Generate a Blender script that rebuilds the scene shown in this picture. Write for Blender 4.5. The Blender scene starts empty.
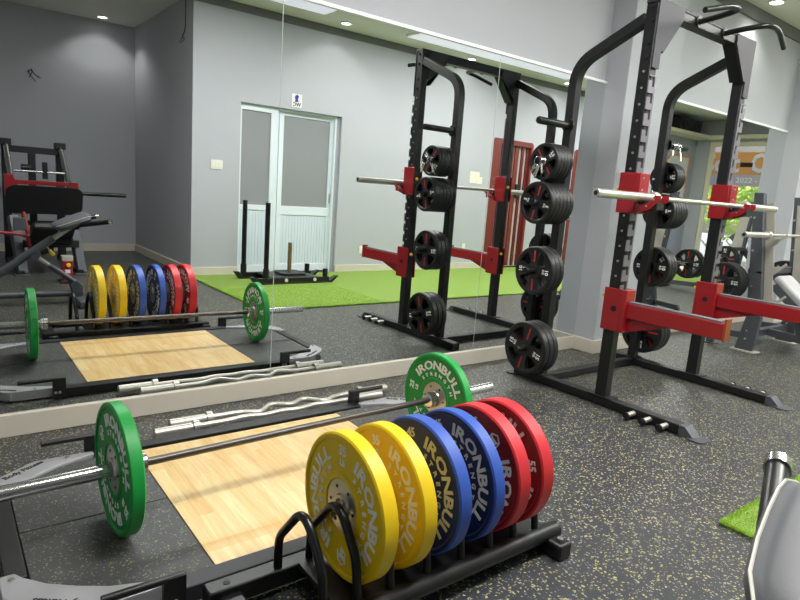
import bpy, bmesh, math, random
from mathutils import Vector, Matrix
random.seed(7)
C = bpy.context.scene.collection
PI = math.pi
V = Vector

# ---------------------------------------------------------------- materials
def lin(c):
    o = []
    for x in c[:3]:
        x = x / 255.0
        o.append(x / 12.92 if x <= .04045 else ((x + .055) / 1.055) ** 2.4)
    return (*o, 1.0)

def new_mat(name):
    m = bpy.data.materials.new(name); m.use_nodes = True
    nt = m.node_tree; b = nt.nodes.get('Principled BSDF')
    return m, nt, b

def N(nt, typ, **kw):
    n = nt.nodes.new(typ)
    for k, v in kw.items():
        if k.startswith('i_'):
            n.inputs[k[2:].replace('_', ' ')].default_value = v
        else:
            setattr(n, k, v)
    return n

def mat(name, rgb, rough=.5, metal=0., var=.06, scale=12., bump=0., bscale=200., coat=0., spec=.5):
    m, nt, b = new_mat(name)
    L = nt.links.new
    tc = N(nt, 'ShaderNodeTexCoord')
    nz = N(nt, 'ShaderNodeTexNoise'); nz.inputs['Scale'].default_value = scale; nz.inputs['Detail'].default_value = 3
    L(tc.outputs['Object'], nz.inputs['Vector'])
    c = lin(rgb)
    mx = N(nt, 'ShaderNodeMix', data_type='RGBA')
    mx.inputs[6].default_value = tuple(max(0, x * (1 - var)) for x in c[:3]) + (1,)
    mx.inputs[7].default_value = tuple(min(1, x * (1 + var)) for x in c[:3]) + (1,)
    L(nz.outputs['Fac'], mx.inputs[0]); L(mx.outputs[2], b.inputs['Base Color'])
    b.inputs['Roughness'].default_value = rough
    b.inputs['Metallic'].default_value = metal
    b.inputs['Specular IOR Level'].default_value = spec
    if coat: b.inputs['Coat Weight'].default_value = coat; b.inputs['Coat Roughness'].default_value = .2
    if bump:
        n2 = N(nt, 'ShaderNodeTexNoise'); n2.inputs['Scale'].default_value = bscale; n2.inputs['Detail'].default_value = 2
        L(tc.outputs['Object'], n2.inputs['Vector'])
        bp = N(nt, 'ShaderNodeBump'); bp.inputs['Strength'].default_value = bump; bp.inputs['Distance'].default_value = .002
        L(n2.outputs['Fac'], bp.inputs['Height']); L(bp.outputs['Normal'], b.inputs['Normal'])
    return m

def mat_emit(name, rgb, strength):
    m, nt, b = new_mat(name)
    b.inputs['Base Color'].default_value = lin((230, 230, 230))
    b.inputs['Emission Color'].default_value = lin(rgb)
    b.inputs['Emission Strength'].default_value = strength
    return m

def mat_flecked(name, base, dens, size, rough, bump=.25, fleck=(186, 178, 96), fleck2=(150, 150, 142)):
    m, nt, b = new_mat(name); L = nt.links.new
    tc = N(nt, 'ShaderNodeTexCoord')
    nz = N(nt, 'ShaderNodeTexNoise'); nz.inputs['Scale'].default_value = 120; nz.inputs['Detail'].default_value = 2
    L(tc.outputs['Object'], nz.inputs['Vector'])
    sub = N(nt, 'ShaderNodeVectorMath', operation='SUBTRACT'); sub.inputs[1].default_value = (.5, .5, .5)
    L(nz.outputs['Color'], sub.inputs[0])
    scl = N(nt, 'ShaderNodeVectorMath', operation='SCALE'); scl.inputs['Scale'].default_value = size * 1.3
    L(sub.outputs[0], scl.inputs[0])
    add = N(nt, 'ShaderNodeVectorMath', operation='ADD')
    L(tc.outputs['Object'], add.inputs[0]); L(scl.outputs[0], add.inputs[1])
    prev = None
    big = N(nt, 'ShaderNodeTexNoise'); big.inputs['Scale'].default_value = 9; big.inputs['Detail'].default_value = 4
    L(tc.outputs['Object'], big.inputs['Vector'])
    mx0 = N(nt, 'ShaderNodeMix', data_type='RGBA')
    c = lin(base)
    mx0.inputs[6].default_value = tuple(x * .8 for x in c[:3]) + (1,)
    mx0.inputs[7].default_value = tuple(x * 1.2 for x in c[:3]) + (1,)
    L(big.outputs['Fac'], mx0.inputs[0]); prev = mx0.outputs[2]
    for k, (colr, d, s) in enumerate(((fleck2, dens * .55, size * .8), (fleck, dens, size))):
        vo = N(nt, 'ShaderNodeTexVoronoi'); vo.inputs['Scale'].default_value = 1 / s; vo.inputs['Randomness'].default_value = 1
        if k == 0:
            mp = N(nt, 'ShaderNodeMapping'); mp.inputs['Location'].default_value = (3.3, 1.7, .4)
            L(add.outputs[0], mp.inputs['Vector']); L(mp.outputs[0], vo.inputs['Vector'])
        else:
            L(add.outputs[0], vo.inputs['Vector'])
        sep = N(nt, 'ShaderNodeSeparateColor'); L(vo.outputs['Color'], sep.inputs[0])
        g1 = N(nt, 'ShaderNodeMath', operation='LESS_THAN'); g1.inputs[1].default_value = d
        L(sep.outputs[0], g1.inputs[0])
        rad = N(nt, 'ShaderNodeMapRange'); rad.inputs['To Min'].default_value = .16; rad.inputs['To Max'].default_value = .52
        L(sep.outputs[1], rad.inputs['Value'])
        g2 = N(nt, 'ShaderNodeMath', operation='LESS_THAN'); L(vo.outputs['Distance'], g2.inputs[0]); L(rad.outputs[0], g2.inputs[1])
        mu = N(nt, 'ShaderNodeMath', operation='MULTIPLY'); L(g1.outputs[0], mu.inputs[0]); L(g2.outputs[0], mu.inputs[1])
        mx = N(nt, 'ShaderNodeMix', data_type='RGBA'); mx.inputs[7].default_value = lin(colr)
        L(mu.outputs[0], mx.inputs[0]); L(prev, mx.inputs[6]); prev = mx.outputs[2]
    L(prev, b.inputs['Base Color'])
    b.inputs['Roughness'].default_value = rough
    n2 = N(nt, 'ShaderNodeTexNoise'); n2.inputs['Scale'].default_value = 260; n2.inputs['Detail'].default_value = 3
    L(tc.outputs['Object'], n2.inputs['Vector'])
    bp = N(nt, 'ShaderNodeBump'); bp.inputs['Strength'].default_value = bump; bp.inputs['Distance'].default_value = .003
    L(n2.outputs['Fac'], bp.inputs['Height']); L(bp.outputs['Normal'], b.inputs['Normal'])
    return m

def mat_wood():
    m, nt, b = new_mat('butcher_block_wood'); L = nt.links.new
    tc = N(nt, 'ShaderNodeTexCoord')
    mp = N(nt, 'ShaderNodeMapping'); mp.inputs['Rotation'].default_value = (0, 0, PI / 2)
    L(tc.outputs['Object'], mp.inputs['Vector'])
    br = N(nt, 'ShaderNodeTexBrick'); br.offset = .37; br.squash = 1; br.offset_frequency = 2
    br.inputs['Scale'].default_value = 1; br.inputs['Brick Width'].default_value = .31; br.inputs['Row Height'].default_value = .055
    br.inputs['Mortar Size'].default_value = .0005; br.inputs['Bias'].default_value = 0
    br.inputs['Color1'].default_value = lin((248, 222, 168)); br.inputs['Color2'].default_value = lin((226, 184, 116))
    br.inputs['Mortar'].default_value = lin((205, 165, 105))
    L(mp.outputs[0], br.inputs['Vector'])
    st = N(nt, 'ShaderNodeMapping'); st.inputs['Scale'].default_value = (26, 2.2, 8)
    L(tc.outputs['Object'], st.inputs['Vector'])
    addn = N(nt, 'ShaderNodeVectorMath', operation='ADD'); L(st.outputs[0], addn.inputs[0]); L(br.outputs['Color'], addn.inputs[1])
    nz = N(nt, 'ShaderNodeTexNoise'); nz.inputs['Scale'].default_value = 1.4; nz.inputs['Detail'].default_value = 5; nz.inputs['Distortion'].default_value = 1.2
    L(addn.outputs[0], nz.inputs['Vector'])
    rp = N(nt, 'ShaderNodeValToRGB'); rp.color_ramp.elements[0].position = .3; rp.color_ramp.elements[0].color = lin((206, 160, 96))
    rp.color_ramp.elements[1].position = .72; rp.color_ramp.elements[1].color = lin((250, 226, 176))
    L(nz.outputs['Fac'], rp.inputs[0])
    mx = N(nt, 'ShaderNodeMix', data_type='RGBA'); mx.inputs[0].default_value = .5
    L(br.outputs['Color'], mx.inputs[6]); L(rp.outputs[0], mx.inputs[7])
    # one darker strip of boards across the panel
    sp = N(nt, 'ShaderNodeSeparateXYZ'); L(tc.outputs['Object'], sp.inputs[0])
    a1 = N(nt, 'ShaderNodeMath', operation='COMPARE'); a1.inputs[1].default_value = .105; a1.inputs[2].default_value = .028
    L(sp.outputs[1], a1.inputs[0])
    a2 = N(nt, 'ShaderNodeMath', operation='MULTIPLY'); a2.inputs[1].default_value = .35; L(a1.outputs[0], a2.inputs[0])
    mx2 = N(nt, 'ShaderNodeMix', data_type='RGBA'); mx2.inputs[7].default_value = lin((196, 146, 78))
    L(a2.outputs[0], mx2.inputs[0]); L(mx.outputs[2], mx2.inputs[6])
    L(mx2.outputs[2], b.inputs['Base Color'])
    b.inputs['Roughness'].default_value = .32
    return m

def mat_turf():
    m, nt, b = new_mat('green_turf'); L = nt.links.new
    tc = N(nt, 'ShaderNodeTexCoord')
    nz = N(nt, 'ShaderNodeTexNoise'); nz.inputs['Scale'].default_value = 90; nz.inputs['Detail'].default_value = 4
    L(tc.outputs['Object'], nz.inputs['Vector'])
    rp = N(nt, 'ShaderNodeValToRGB')
    rp.color_ramp.elements[0].position = .3; rp.color_ramp.elements[0].color = lin((94, 122, 40))
    rp.color_ramp.elements[1].position = .7; rp.color_ramp.elements[1].color = lin((136, 164, 66))
    L(nz.outputs['Fac'], rp.inputs[0]); L(rp.outputs[0], b.inputs['Base Color'])
    b.inputs['Roughness'].default_value = .8
    bp = N(nt, 'ShaderNodeBump'); bp.inputs['Strength'].default_value = .8; bp.inputs['Distance'].default_value = .01
    L(nz.outputs['Fac'], bp.inputs['Height']); L(bp.outputs['Normal'], b.inputs['Normal'])
    return m

def mat_mirror():
    m, nt, b = new_mat('mirror_glass')
    b.inputs['Base Color'].default_value = (.83, .855, .85, 1); b.inputs['Metallic'].default_value = 1
    b.inputs['Roughness'].default_value = 0.0
    return m

def mat_pane(name, tint=(.95, .97, .96), fac=.06):
    m, nt, b = new_mat(name); L = nt.links.new
    nt.nodes.remove(b)
    tr = N(nt, 'ShaderNodeBsdfTransparent'); tr.inputs[0].default_value = (*tint, 1)
    gl = N(nt, 'ShaderNodeBsdfGlossy'); gl.inputs['Roughness'].default_value = .02
    mx = N(nt, 'ShaderNodeMixShader'); mx.inputs[0].default_value = fac
    out = [n for n in nt.nodes if n.type == 'OUTPUT_MATERIAL'][0]
    L(tr.outputs[0], mx.inputs[1]); L(gl.outputs[0], mx.inputs[2]); L(mx.outputs[0], out.inputs[0])
    return m

M = {}
M['wall'] = mat('wall_paint_grey', (175, 177, 183), .75, var=.02, scale=3, bump=.15, bscale=300)
M['wall_dark'] = mat('wall_dark_band', (112, 113, 112), .8, var=.02, scale=3)
M['ceiling'] = mat('ceiling_paint', (226, 224, 214), .85, var=.02, scale=3)
M['trim'] = mat('trim_cream_tile', (208, 200, 186), .45, var=.05, scale=7)
M['glass_edge'] = mat('mirror_glass_edge', (176, 188, 182), .4, var=.03)
M['white_trim'] = mat('trim_white', (240, 240, 240), .4, var=.01)
M['floor'] = mat_flecked('speckled_rubber_floor', (50, 52, 57), .38, .0098, .42, fleck=(178, 172, 116), fleck2=(150, 150, 148))
M['mat'] = mat_flecked('rubber_tile_mat', (62, 62, 64), .26, .0075, .55, fleck=(132, 128, 92), fleck2=(110, 110, 108))
M['wood'] = mat_wood()
M['turf'] = mat_turf()
M['turf_blade'] = mat('turf_blade_green', (164, 200, 74), .7, var=.25, scale=60)
M['mirror'] = mat_mirror()
M['black'] = mat('black_powder_coat', (19, 19, 21), .42, var=.08, scale=40, bump=.08, bscale=500)
M['blackgloss'] = mat('black_satin_tube', (17, 17, 19), .3, var=.05)
M['steel_lit'] = mat('grey_steel_lit_face', (122, 119, 126), .42, .45, var=.06, scale=30)  # light caught by the hook strip fronts is put into this grey
M['sheen_black'] = mat('black_paint_painted_sheen', (50, 48, 54), .5, var=.05, scale=30, spec=.35)  # black paint; its sheen is put into the lighter base colour
M['grey_steel'] = mat('grey_gusset_steel', (168, 168, 172), .5, .35, var=.06, scale=18)
M['chrome'] = mat('chrome', (222, 222, 224), .2, 1., var=.02)
M['bar_steel'] = mat('bare_bar_steel', (92, 87, 82), .36, .75, var=.1, scale=60)
M['satin'] = mat('satin_zinc', (200, 198, 192), .3, .9, var=.04)
M['red'] = mat('red_powder_coat', (144, 17, 26), .36, var=.05, coat=.3)
M['orange'] = mat('orange_red_end', (146, 64, 32), .45, var=.05)
M['knob_yellow'] = mat('yellow_plastic', (236, 196, 30), .4, var=.03)
M['pale_steel'] = mat('pale_satin_steel', (206, 202, 194), .36, .8, var=.03)
M['rubber'] = mat('black_plate_rubber', (24, 24, 27), .46, var=.1, scale=50, bump=.12, bscale=400)
M['plate_red'] = mat('plate_red_mark', (176, 40, 34), .5, var=.04)
M['white'] = mat('white_lettering', (246, 246, 244), .5, var=.02)
M['gold_letter'] = mat('cream_lettering', (226, 220, 190), .5, var=.02)
M['bp_yellow'] = mat('bumper_yellow', (238, 200, 8), .44, var=.05, scale=25, bump=.1, bscale=300)
M['bp_blue'] = mat('bumper_blue', (46, 84, 176), .46, var=.06, scale=25, bump=.1, bscale=300)
M['bp_blue_shade'] = mat('bumper_blue_shaded', (24, 42, 96), .46, var=.06, scale=25, bump=.1, bscale=300)  # faces of the blue plates, their shade put into a darker blue
M['bp_red'] = mat('bumper_red', (206, 36, 48), .46, var=.05, scale=25, bump=.1, bscale=300)
M['bp_red_shade'] = mat('bumper_red_shaded', (150, 22, 32), .46, var=.05, scale=25, bump=.1, bscale=300)  # red plate faces, darkened in colour for the shade on them
M['bp_green'] = mat('bumper_green', (20, 150, 62), .46, var=.05, scale=25, bump=.1, bscale=300)
M['grey_paint'] = mat('machine_grey_paint', (84, 86, 92), .38, .3, var=.05, scale=30)
M['light_grey'] = mat('hook_light_grey', (176, 172, 162), .42, .2, var=.05, scale=20)
M['vinyl'] = mat('grey_vinyl', (98, 99, 103), .42, var=.05, scale=16, bump=.1, bscale=160)
M['vinyl_light'] = mat('pale_grey_vinyl', (168, 168, 171), .42, var=.04, scale=16, bump=.1, bscale=160)
M['vinyl_tan'] = mat('tan_vinyl', (190, 180, 160), .45, var=.04)
M['piping'] = mat('pale_piping', (222, 220, 210), .5, var=.03)
M['vinyl_black'] = mat('black_vinyl', (22, 22, 24), .5, var=.06, bump=.1)
M['alu_white'] = mat('white_aluminium', (226, 234, 242), .4, var=.02)
M['door_panel'] = mat('white_ribbed_panel', (212, 222, 232), .45, var=.02)
M['frost'] = mat('frosted_grey_glass', (140, 142, 145), .3, var=.03, scale=2)
M['brown'] = mat('red_brown_paint', (112, 44, 36), .45, var=.1, scale=20)
M['dark_red'] = mat('dark_red_paint', (96, 22, 22), .45, var=.08)
M['plastic_white'] = mat('white_plastic', (228, 228, 224), .4, var=.01)
M['paper'] = mat('cream_paper', (232, 228, 208), .8, var=.04)
M['sign_blue'] = mat('sign_blue_ink', (44, 40, 150), .6, var=.02)
M['sign_orange'] = mat('banner_orange', (244, 168, 74), .7, var=.03)
M['sign_mauve'] = mat('banner_mauve', (206, 188, 204), .7, var=.03)
M['ink'] = mat('black_ink', (20, 20, 22), .6, var=.02)
M['cream'] = mat('cream_frame', (226, 220, 190), .5, var=.03)
M['brass'] = mat('worn_brass_post', (150, 128, 90), .4, .7, var=.1)
M['leaf'] = mat('leaf_green', (176, 200, 84), .6, var=.3, scale=3)
M['bark'] = mat('bark', (96, 76, 58), .85, var=.2)
M['pave'] = mat('pale_paving', (180, 178, 172), .8, var=.06)
M['shutter'] = mat('grey_shutter', (150, 150, 148), .5, var=.05)
M['car'] = mat('silver_car_paint', (196, 204, 214), .25, .3, var=.02, coat=.6)
M['car_glass'] = mat('dark_car_glass', (40, 50, 58), .1, var=.02)
M['pane'] = mat_pane('clear_pane')
M['emit_spot'] = mat_emit('lamp_diffuser', (255, 250, 240), 14)
M['emit_panel'] = mat_emit('linear_lamp_diffuser', (232, 232, 255), .8)

# ---------------------------------------------------------------- mesh builder
class MB:
    def __init__(s): s.v = []; s.f = []; s.mi = []
    def add(s, vs, fs, mi=0):
        o = len(s.v); s.v += [tuple(x) for x in vs]
        s.f += [tuple(i + o for i in f) for f in fs]; s.mi += [mi] * len(fs); return s
    def box(s, x0, x1, y0, y1, z0, z1, mi=0):
        e = len(s.f) // 6 % 7 * .00015   # keeps crossing members of one part from sharing a face
        x0 -= e; x1 += e; y0 -= e; y1 += e; z1 += e
        vs = [(x, y, z) for x in (x0, x1) for y in (y0, y1) for z in (z0, z1)]
        return s.add(vs, [(0, 1, 3, 2), (4, 6, 7, 5), (0, 4, 5, 1), (2, 3, 7, 6), (0, 2, 6, 4), (1, 5, 7, 3)], mi)
    def bar(s, a, b, w, h, up=(0, 0, 1), mi=0):
        e = len(s.f) // 6 % 7 * .0003; w += e; h += e
        a, b = V(a), V(b); d = (b - a).normalized(); up = V(up)
        if abs(d.dot(up)) > .99: up = V((0, 1, 0))
        r = d.cross(up).normalized(); u = r.cross(d).normalized()
        vs = [p + r * (sx * w / 2) + u * (sz * h / 2) for p in (a, b) for sx in (-1, 1) for sz in (-1, 1)]
        return s.add(vs, [(0, 1, 3, 2), (4, 6, 7, 5), (0, 4, 5, 1), (2, 3, 7, 6), (0, 2, 6, 4), (1, 5, 7, 3)], mi)
    def tube(s, pts, r, n=12, mi=0, w=None, h=None, closed=False):
        # round tube, or rectangular when w, h are given
        pts = [V(p) for p in pts]; k = len(pts)
        rr = r if isinstance(r, (list, tuple)) else [r] * k
        tang = []
        for i in range(k):
            if closed: t = (pts[(i + 1) % k] - pts[i]).normalized() + (pts[i] - pts[i - 1]).normalized()
            elif i == 0: t = pts[1] - pts[0]
            elif i == k - 1: t = pts[-1] - pts[-2]
            else: t = (pts[i + 1] - pts[i]).normalized() + (pts[i] - pts[i - 1]).normalized()
            tang.append(t.normalized())
        up = V((0, 0, 1)) if abs(tang[0].z) < .9 else V((0, 1, 0))
        if w: up = V((1, 0, 0)) if abs(tang[0].x) < .9 else V((0, 0, 1))
        nrm = (up - tang[0] * up.dot(tang[0])).normalized()
        if w: ang = [(.5, .5), (-.5, .5), (-.5, -.5), (.5, -.5)]; n = 4
        vs = []
        for i in range(k):
            nrm = (nrm - tang[i] * nrm.dot(tang[i])).normalized(); bi = tang[i].cross(nrm)
            m = 1.0
            if 0 < i < k - 1:
                ca = (pts[i + 1] - pts[i]).normalized().dot(tang[i]); m = 1 / max(.5, ca)
            for j in range(n):
                if w: vs.append(pts[i] + nrm * (ang[j][0] * w) + bi * (ang[j][1] * h * m))
                else:
                    a = 2 * PI * j / n; vs.append(pts[i] + (nrm * math.cos(a) + bi * math.sin(a)) * rr[i])
        fs = []
        for i in range(k if closed else k - 1):
            i2 = (i + 1) % k
            for j in range(n):
                j2 = (j + 1) % n; fs.append((i * n + j, i * n + j2, i2 * n + j2, i2 * n + j))
        if not closed:
            fs.append(tuple(range(n - 1, -1, -1))); fs.append(tuple((k - 1) * n + j for j in range(n)))
        return s.add(vs, fs, mi)
    def lathe(s, prof, o, ax, n=48, mi=0, closed=True):
        # prof: (radius, distance along axis); mi may be a list per segment
        o = V(o); ax = V(ax).normalized()
        e1 = ax.orthogonal().normalized() if abs(ax.x) < .99 else V((0, 1, 0)); e2 = ax.cross(e1)
        k = len(prof); vs = []
        for (r, d) in prof:
            for j in range(n):
                a = 2 * PI * j / n; vs.append(o + ax * d + (e1 * math.cos(a) + e2 * math.sin(a)) * r)
        for i in range(k if closed else k - 1):
            i2 = (i + 1) % k
            fs = [(i * n + j, i * n + (j + 1) % n, i2 * n + (j + 1) % n, i2 * n + j) for j in range(n)]
            o_ = len(s.v) if i == 0 else base
            if i == 0:
                base = len(s.v); s.v += [tuple(x) for x in vs]
            s.f += [tuple(q + base for q in f) for f in fs]
            s.mi += [mi[i] if isinstance(mi, (list, tuple)) else mi] * len(fs)
        return s
    def cyl(s, a, b, r, n=20, mi=0, r2=None):
        return s.tube([a, b], [r, r2 if r2 is not None else r], n, mi)
    def prism(s, poly, fn, d0, d1, mi=0):
        k = len(poly)
        vs = [fn(p[0], p[1], d0) for p in poly] + [fn(p[0], p[1], d1) for p in poly]
        fs = [tuple(range(k - 1, -1, -1)), tuple(range(k, 2 * k))] + [(i, (i + 1) % k, k + (i + 1) % k, k + i) for i in range(k)]
        return s.add(vs, fs, mi)
    def glyphs(s, txt, fn, size, mi=0, depth=.0015, align='CENTER', bold=.02):
        # flat-extruded word; fn(u, v, d) maps to space
        g = glyph(txt, align)
        vs = [fn(x * size, y * size, depth * (z > 0)) for (x, y, z) in g[0]]
        return s.add(vs, g[1], mi)
    def build(s, name, m, parent=None, bevel=0., smooth=35, local=False, seg=2):
        me = bpy.data.meshes.new(name)
        off = V((0, 0, 0))
        if parent is not None and not local: off = worldloc(parent)
        me.from_pydata([tuple(V(p) - off) for p in s.v], [], s.f)
        ms = m if isinstance(m, (list, tuple)) else [m]
        for q in ms: me.materials.append(M[q] if isinstance(q, str) else q)
        me.polygons.foreach_set('material_index', s.mi)
        bm = bmesh.new(); bm.from_mesh(me); bmesh.ops.recalc_face_normals(bm, faces=bm.faces); bm.to_mesh(me); bm.free()
        if smooth:
            me.polygons.foreach_set('use_smooth', [True] * len(me.polygons)); me.set_sharp_from_angle(angle=math.radians(smooth))
        me.update()
        o = bpy.data.objects.new(name, me); C.objects.link(o)
        if parent is not None: o.parent = parent
        if bevel:
            b = o.modifiers.new('bevel', 'BEVEL'); b.width = bevel; b.segments = seg; b.limit_method = 'ANGLE'; b.angle_limit = math.radians(40)
            b.harden_normals = False
        return o

def worldloc(o):
    p = V((0, 0, 0))
    while o is not None: p += o.location; o = o.parent
    return p

_G = {}
def glyph(txt, align='CENTER'):
    k = (txt, align)
    if k in _G: return _G[k]
    cu = bpy.data.curves.new('lettering', 'FONT'); cu.body = txt; cu.size = 1; cu.align_x = align; cu.align_y = 'CENTER'
    cu.extrude = .02; cu.offset = .03; cu.resolution_u = 2
    ob = bpy.data.objects.new('lettering', cu); C.objects.link(ob)
    dg = bpy.context.evaluated_depsgraph_get()
    me = bpy.data.meshes.new_from_object(ob.evaluated_get(dg))
    r = ([tuple(v.co) for v in me.vertices], [tuple(p.vertices) for p in me.polygons])
    bpy.data.objects.remove(ob); bpy.data.curves.remove(cu); bpy.data.meshes.remove(me)
    _G[k] = r; return r

def fillet(pts, r, n=6):
    pts = [V(p) for p in pts]; out = [pts[0]]
    for i in range(1, len(pts) - 1):
        p = pts[i]; a = (pts[i - 1] - p); b = (pts[i + 1] - p)
        rr = min(r, a.length * .49, b.length * .49)
        A = p + a.normalized() * rr; B = p + b.normalized() * rr
        for k in range(n + 1):
            t = k / n; out.append(A * (1 - t) ** 2 + p * 2 * t * (1 - t) + B * t * t)
    out.append(pts[-1]); return out

def thing(name, label, cat, loc=(0, 0, 0), group=None):
    o = bpy.data.objects.new(name, None); C.objects.link(o); o.location = loc; o.empty_display_size = .1
    return tag(o, label, cat, group)
def tag(o, label, cat, group=None):
    o['label'] = label; o['category'] = cat
    if group: o['group'] = group
    return o
def struct(mb, name, m, **kw):
    o = mb.build(name, m, **kw); o['kind'] = 'structure'; return o
def dup(root, loc, label, group=None):
    r = root.copy(); C.objects.link(r); r.location = loc; r['label'] = label
    if group: r['group'] = group
    for ch in list(root.children):
        c = ch.copy(); C.objects.link(c); c.parent = r
        for g in list(ch.children):
            d = g.copy(); C.objects.link(d); d.parent = c
    return r
def sq(w, h, r, n=4):
    # rounded rectangle outline
    o = []
    for cx, cy, a0 in ((w / 2 - r, h / 2 - r, 0), (-w / 2 + r, h / 2 - r, PI / 2), (-w / 2 + r, -h / 2 + r, PI), (w / 2 - r, -h / 2 + r, 1.5 * PI)):
        for k in range(n + 1):
            a = a0 + PI / 2 * k / n; o.append((cx + r * math.cos(a), cy + r * math.sin(a)))
    return o
XY = lambda u, v, d: (u, v, d)
XZ = lambda u, v, d: (u, d, v)
YZ = lambda u, v, d: (d, u, v)

# ---------------------------------------------------------------- camera
F_PX, yaw, pitch, roll, H = 607.64, .6614, .1784, .0739, 1.2617
fw = V((math.sin(yaw) * math.cos(pitch), math.cos(yaw) * math.cos(pitch), -math.sin(pitch)))
r0 = V((math.cos(yaw), -math.sin(yaw), 0)); u0 = r0.cross(fw)
rt = r0 * math.cos(roll) + u0 * math.sin(roll); upv = -r0 * math.sin(roll) + u0 * math.cos(roll)
cam = bpy.data.cameras.new('camera'); cam.sensor_fit = 'HORIZONTAL'; cam.sensor_width = 36; cam.lens = F_PX / 800 * 36
cam.clip_start = .02; cam.clip_end = 200
co = bpy.data.objects.new('camera', cam); C.objects.link(co)
mw = Matrix((rt, upv, -fw)).transposed().to_4x4(); mw.translation = V((0, 0, H)); co.matrix_world = mw
bpy.context.scene.camera = co

# ---------------------------------------------------------------- room
D = 3.1934          # mirror face
YD = -1.25          # wall with the door
XE = 14.5           # glass front
XL = -1.6           # unseen end wall
YR = -3.88          # back of the recess
XC = 2.56          # corner of recess and door wall
ZC = 3.37
struct(MB().box(XL - .2, XE + .1, YR - .2, D + .3, -.12, 0), 'floor', 'floor')
struct(MB().box(XL - .2, XE + .2, YR - .2, D + .3, ZC, ZC + .15), 'ceiling', 'ceiling')
struct(MB().box(XL - .2, XE + .2, D + .012, D + .25, 0, ZC), 'wall_north', 'wall')
struct(MB().box(XL - .2, XL, YR - .2, D + .012, 0, ZC), 'wall_west', 'wall')
struct(MB().box(XL, XC + .2, YR - .2, YR, 0, ZC), 'wall_recess', 'wall')
struct(MB().box(XC, XC + .18, YR, YD - .18, 0, ZC), 'wall_recess_side', 'wall')
# door wall with two openings
DX0, DX1, DZ = 3.172, 4.672, 2.215
GX0, GX1, GZ = 7.75, 8.72, 2.25
EX0, EX1, EZ = 9.98, 10.9, 2.25
w = MB()
for (a, b) in ((XC, DX0), (DX1, GX0), (GX1, EX0), (EX1, XE)): w.box(a, b, YD - .18, YD, 0, ZC)
for (a, b, z) in ((DX0, DX1, DZ), (GX0, GX1, GZ), (EX0, EX1, EZ)): w.box(a, b, YD - .18, YD, z, ZC)
struct(w, 'wall_south', 'wall')
struct(MB().box(XC + .2, XE + .2, YD - .5, YD - .42, 0, ZC), 'wall_behind_doors', 'wall')
# columns between the mirrors
struct(MB().box(4.462, 5.2, 2.995, D + .02, 0, ZC), 'column_1', 'wall', bevel=.006)
struct(MB().box(8.1, 8.95, 2.985, D + .02, 0, ZC), 'column_2', 'wall', bevel=.006)
# base tiles
bh, bt = .115, .022
struct(MB().box(XL, 4.44, D - bt + .004, D + .012, 0, bh - .008), 'baseboard_north', 'trim', bevel=.003)
struct(MB().box(4.44, 5.222, 2.995 - bt, 2.995, 0, bh).box(4.44, 4.462, 2.995, D + .012, 0, bh).box(5.2, 5.222, 2.995, D - bt, 0, bh), 'baseboard_column', 'trim', bevel=.003)
struct(MB().box(5.222, 8.078, D - bt + .004, D + .012, 0, bh - .008), 'baseboard_north_2', 'trim', bevel=.003)
struct(MB().box(8.078, 8.972, 2.985 - bt, 2.985, 0, bh).box(8.078, 8.1, 2.985, D + .012, 0, bh), 'baseboard_column_2', 'trim', bevel=.003)
b_ = MB()
for (a, b) in ((XC - bt, DX0), (DX1, GX0 - .06), (GX1 + .06, EX0 - .06), (EX1 + .06, XE - .02)): b_.box(a, b, YD, YD + bt, 0, .11)
struct(b_, 'baseboard_south', 'trim', bevel=.003)
struct(MB().box(XC - bt, XC, YR + bt, YD, 0, .11), 'baseboard_recess_side', 'trim', bevel=.003)
struct(MB().box(XL, XC, YR, YR + bt, 0, .11), 'baseboard_recess', 'trim', bevel=.003)
# darker grey band below the ceiling
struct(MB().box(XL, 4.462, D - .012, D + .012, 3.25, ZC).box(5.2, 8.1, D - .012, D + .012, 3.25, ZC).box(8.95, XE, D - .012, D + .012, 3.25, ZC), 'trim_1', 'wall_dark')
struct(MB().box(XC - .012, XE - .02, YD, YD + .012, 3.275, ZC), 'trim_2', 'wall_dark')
# mirror top beads
struct(MB().box(XL, 4.462, D - .012, D + .012, 2.242, 2.262), 'trim_4', 'white_trim')
struct(MB().box(5.2, 8.1, D - .012, D + .012, 2.262, 2.282), 'trim_5', 'white_trim')
# end wall with glass front
WY0, WY1, WZ = -.93, 2.7, 2.88
struct(MB().box(XE, XE + .2, YR - .2, WY0, 0, ZC).box(XE, XE + .2, WY1, D + .3, 0, ZC).box(XE, XE + .2, WY0, WY1, WZ, ZC), 'wall_east', 'wall')
wn = MB()
for y in (WY0, WY0 + 1.21, WY0 + 2.42, WY1 - .09): wn.box(XE + .02, XE + .1, y, y + .09, 0, WZ)
wn.box(XE + .02, XE + .1, WY0, WY1, 0, .12).box(XE + .02, XE + .1, WY0, WY1, WZ - .09, WZ)
wo = struct(wn, 'window_1', 'cream', bevel=.004)
MB().box(XE + .055, XE + .063, WY0 + .05, WY1 - .05, .1, WZ - .05).build('window_pane', 'pane', wo)
# ledge along the wall top in the far corner
struct(MB().box(11.8, XE, YD, -.82, 2.93, 3.0).box(XE - .3, XE, -.82, D, 2.93, 3.0), 'trim_6', 'cream', bevel=.004)

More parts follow.
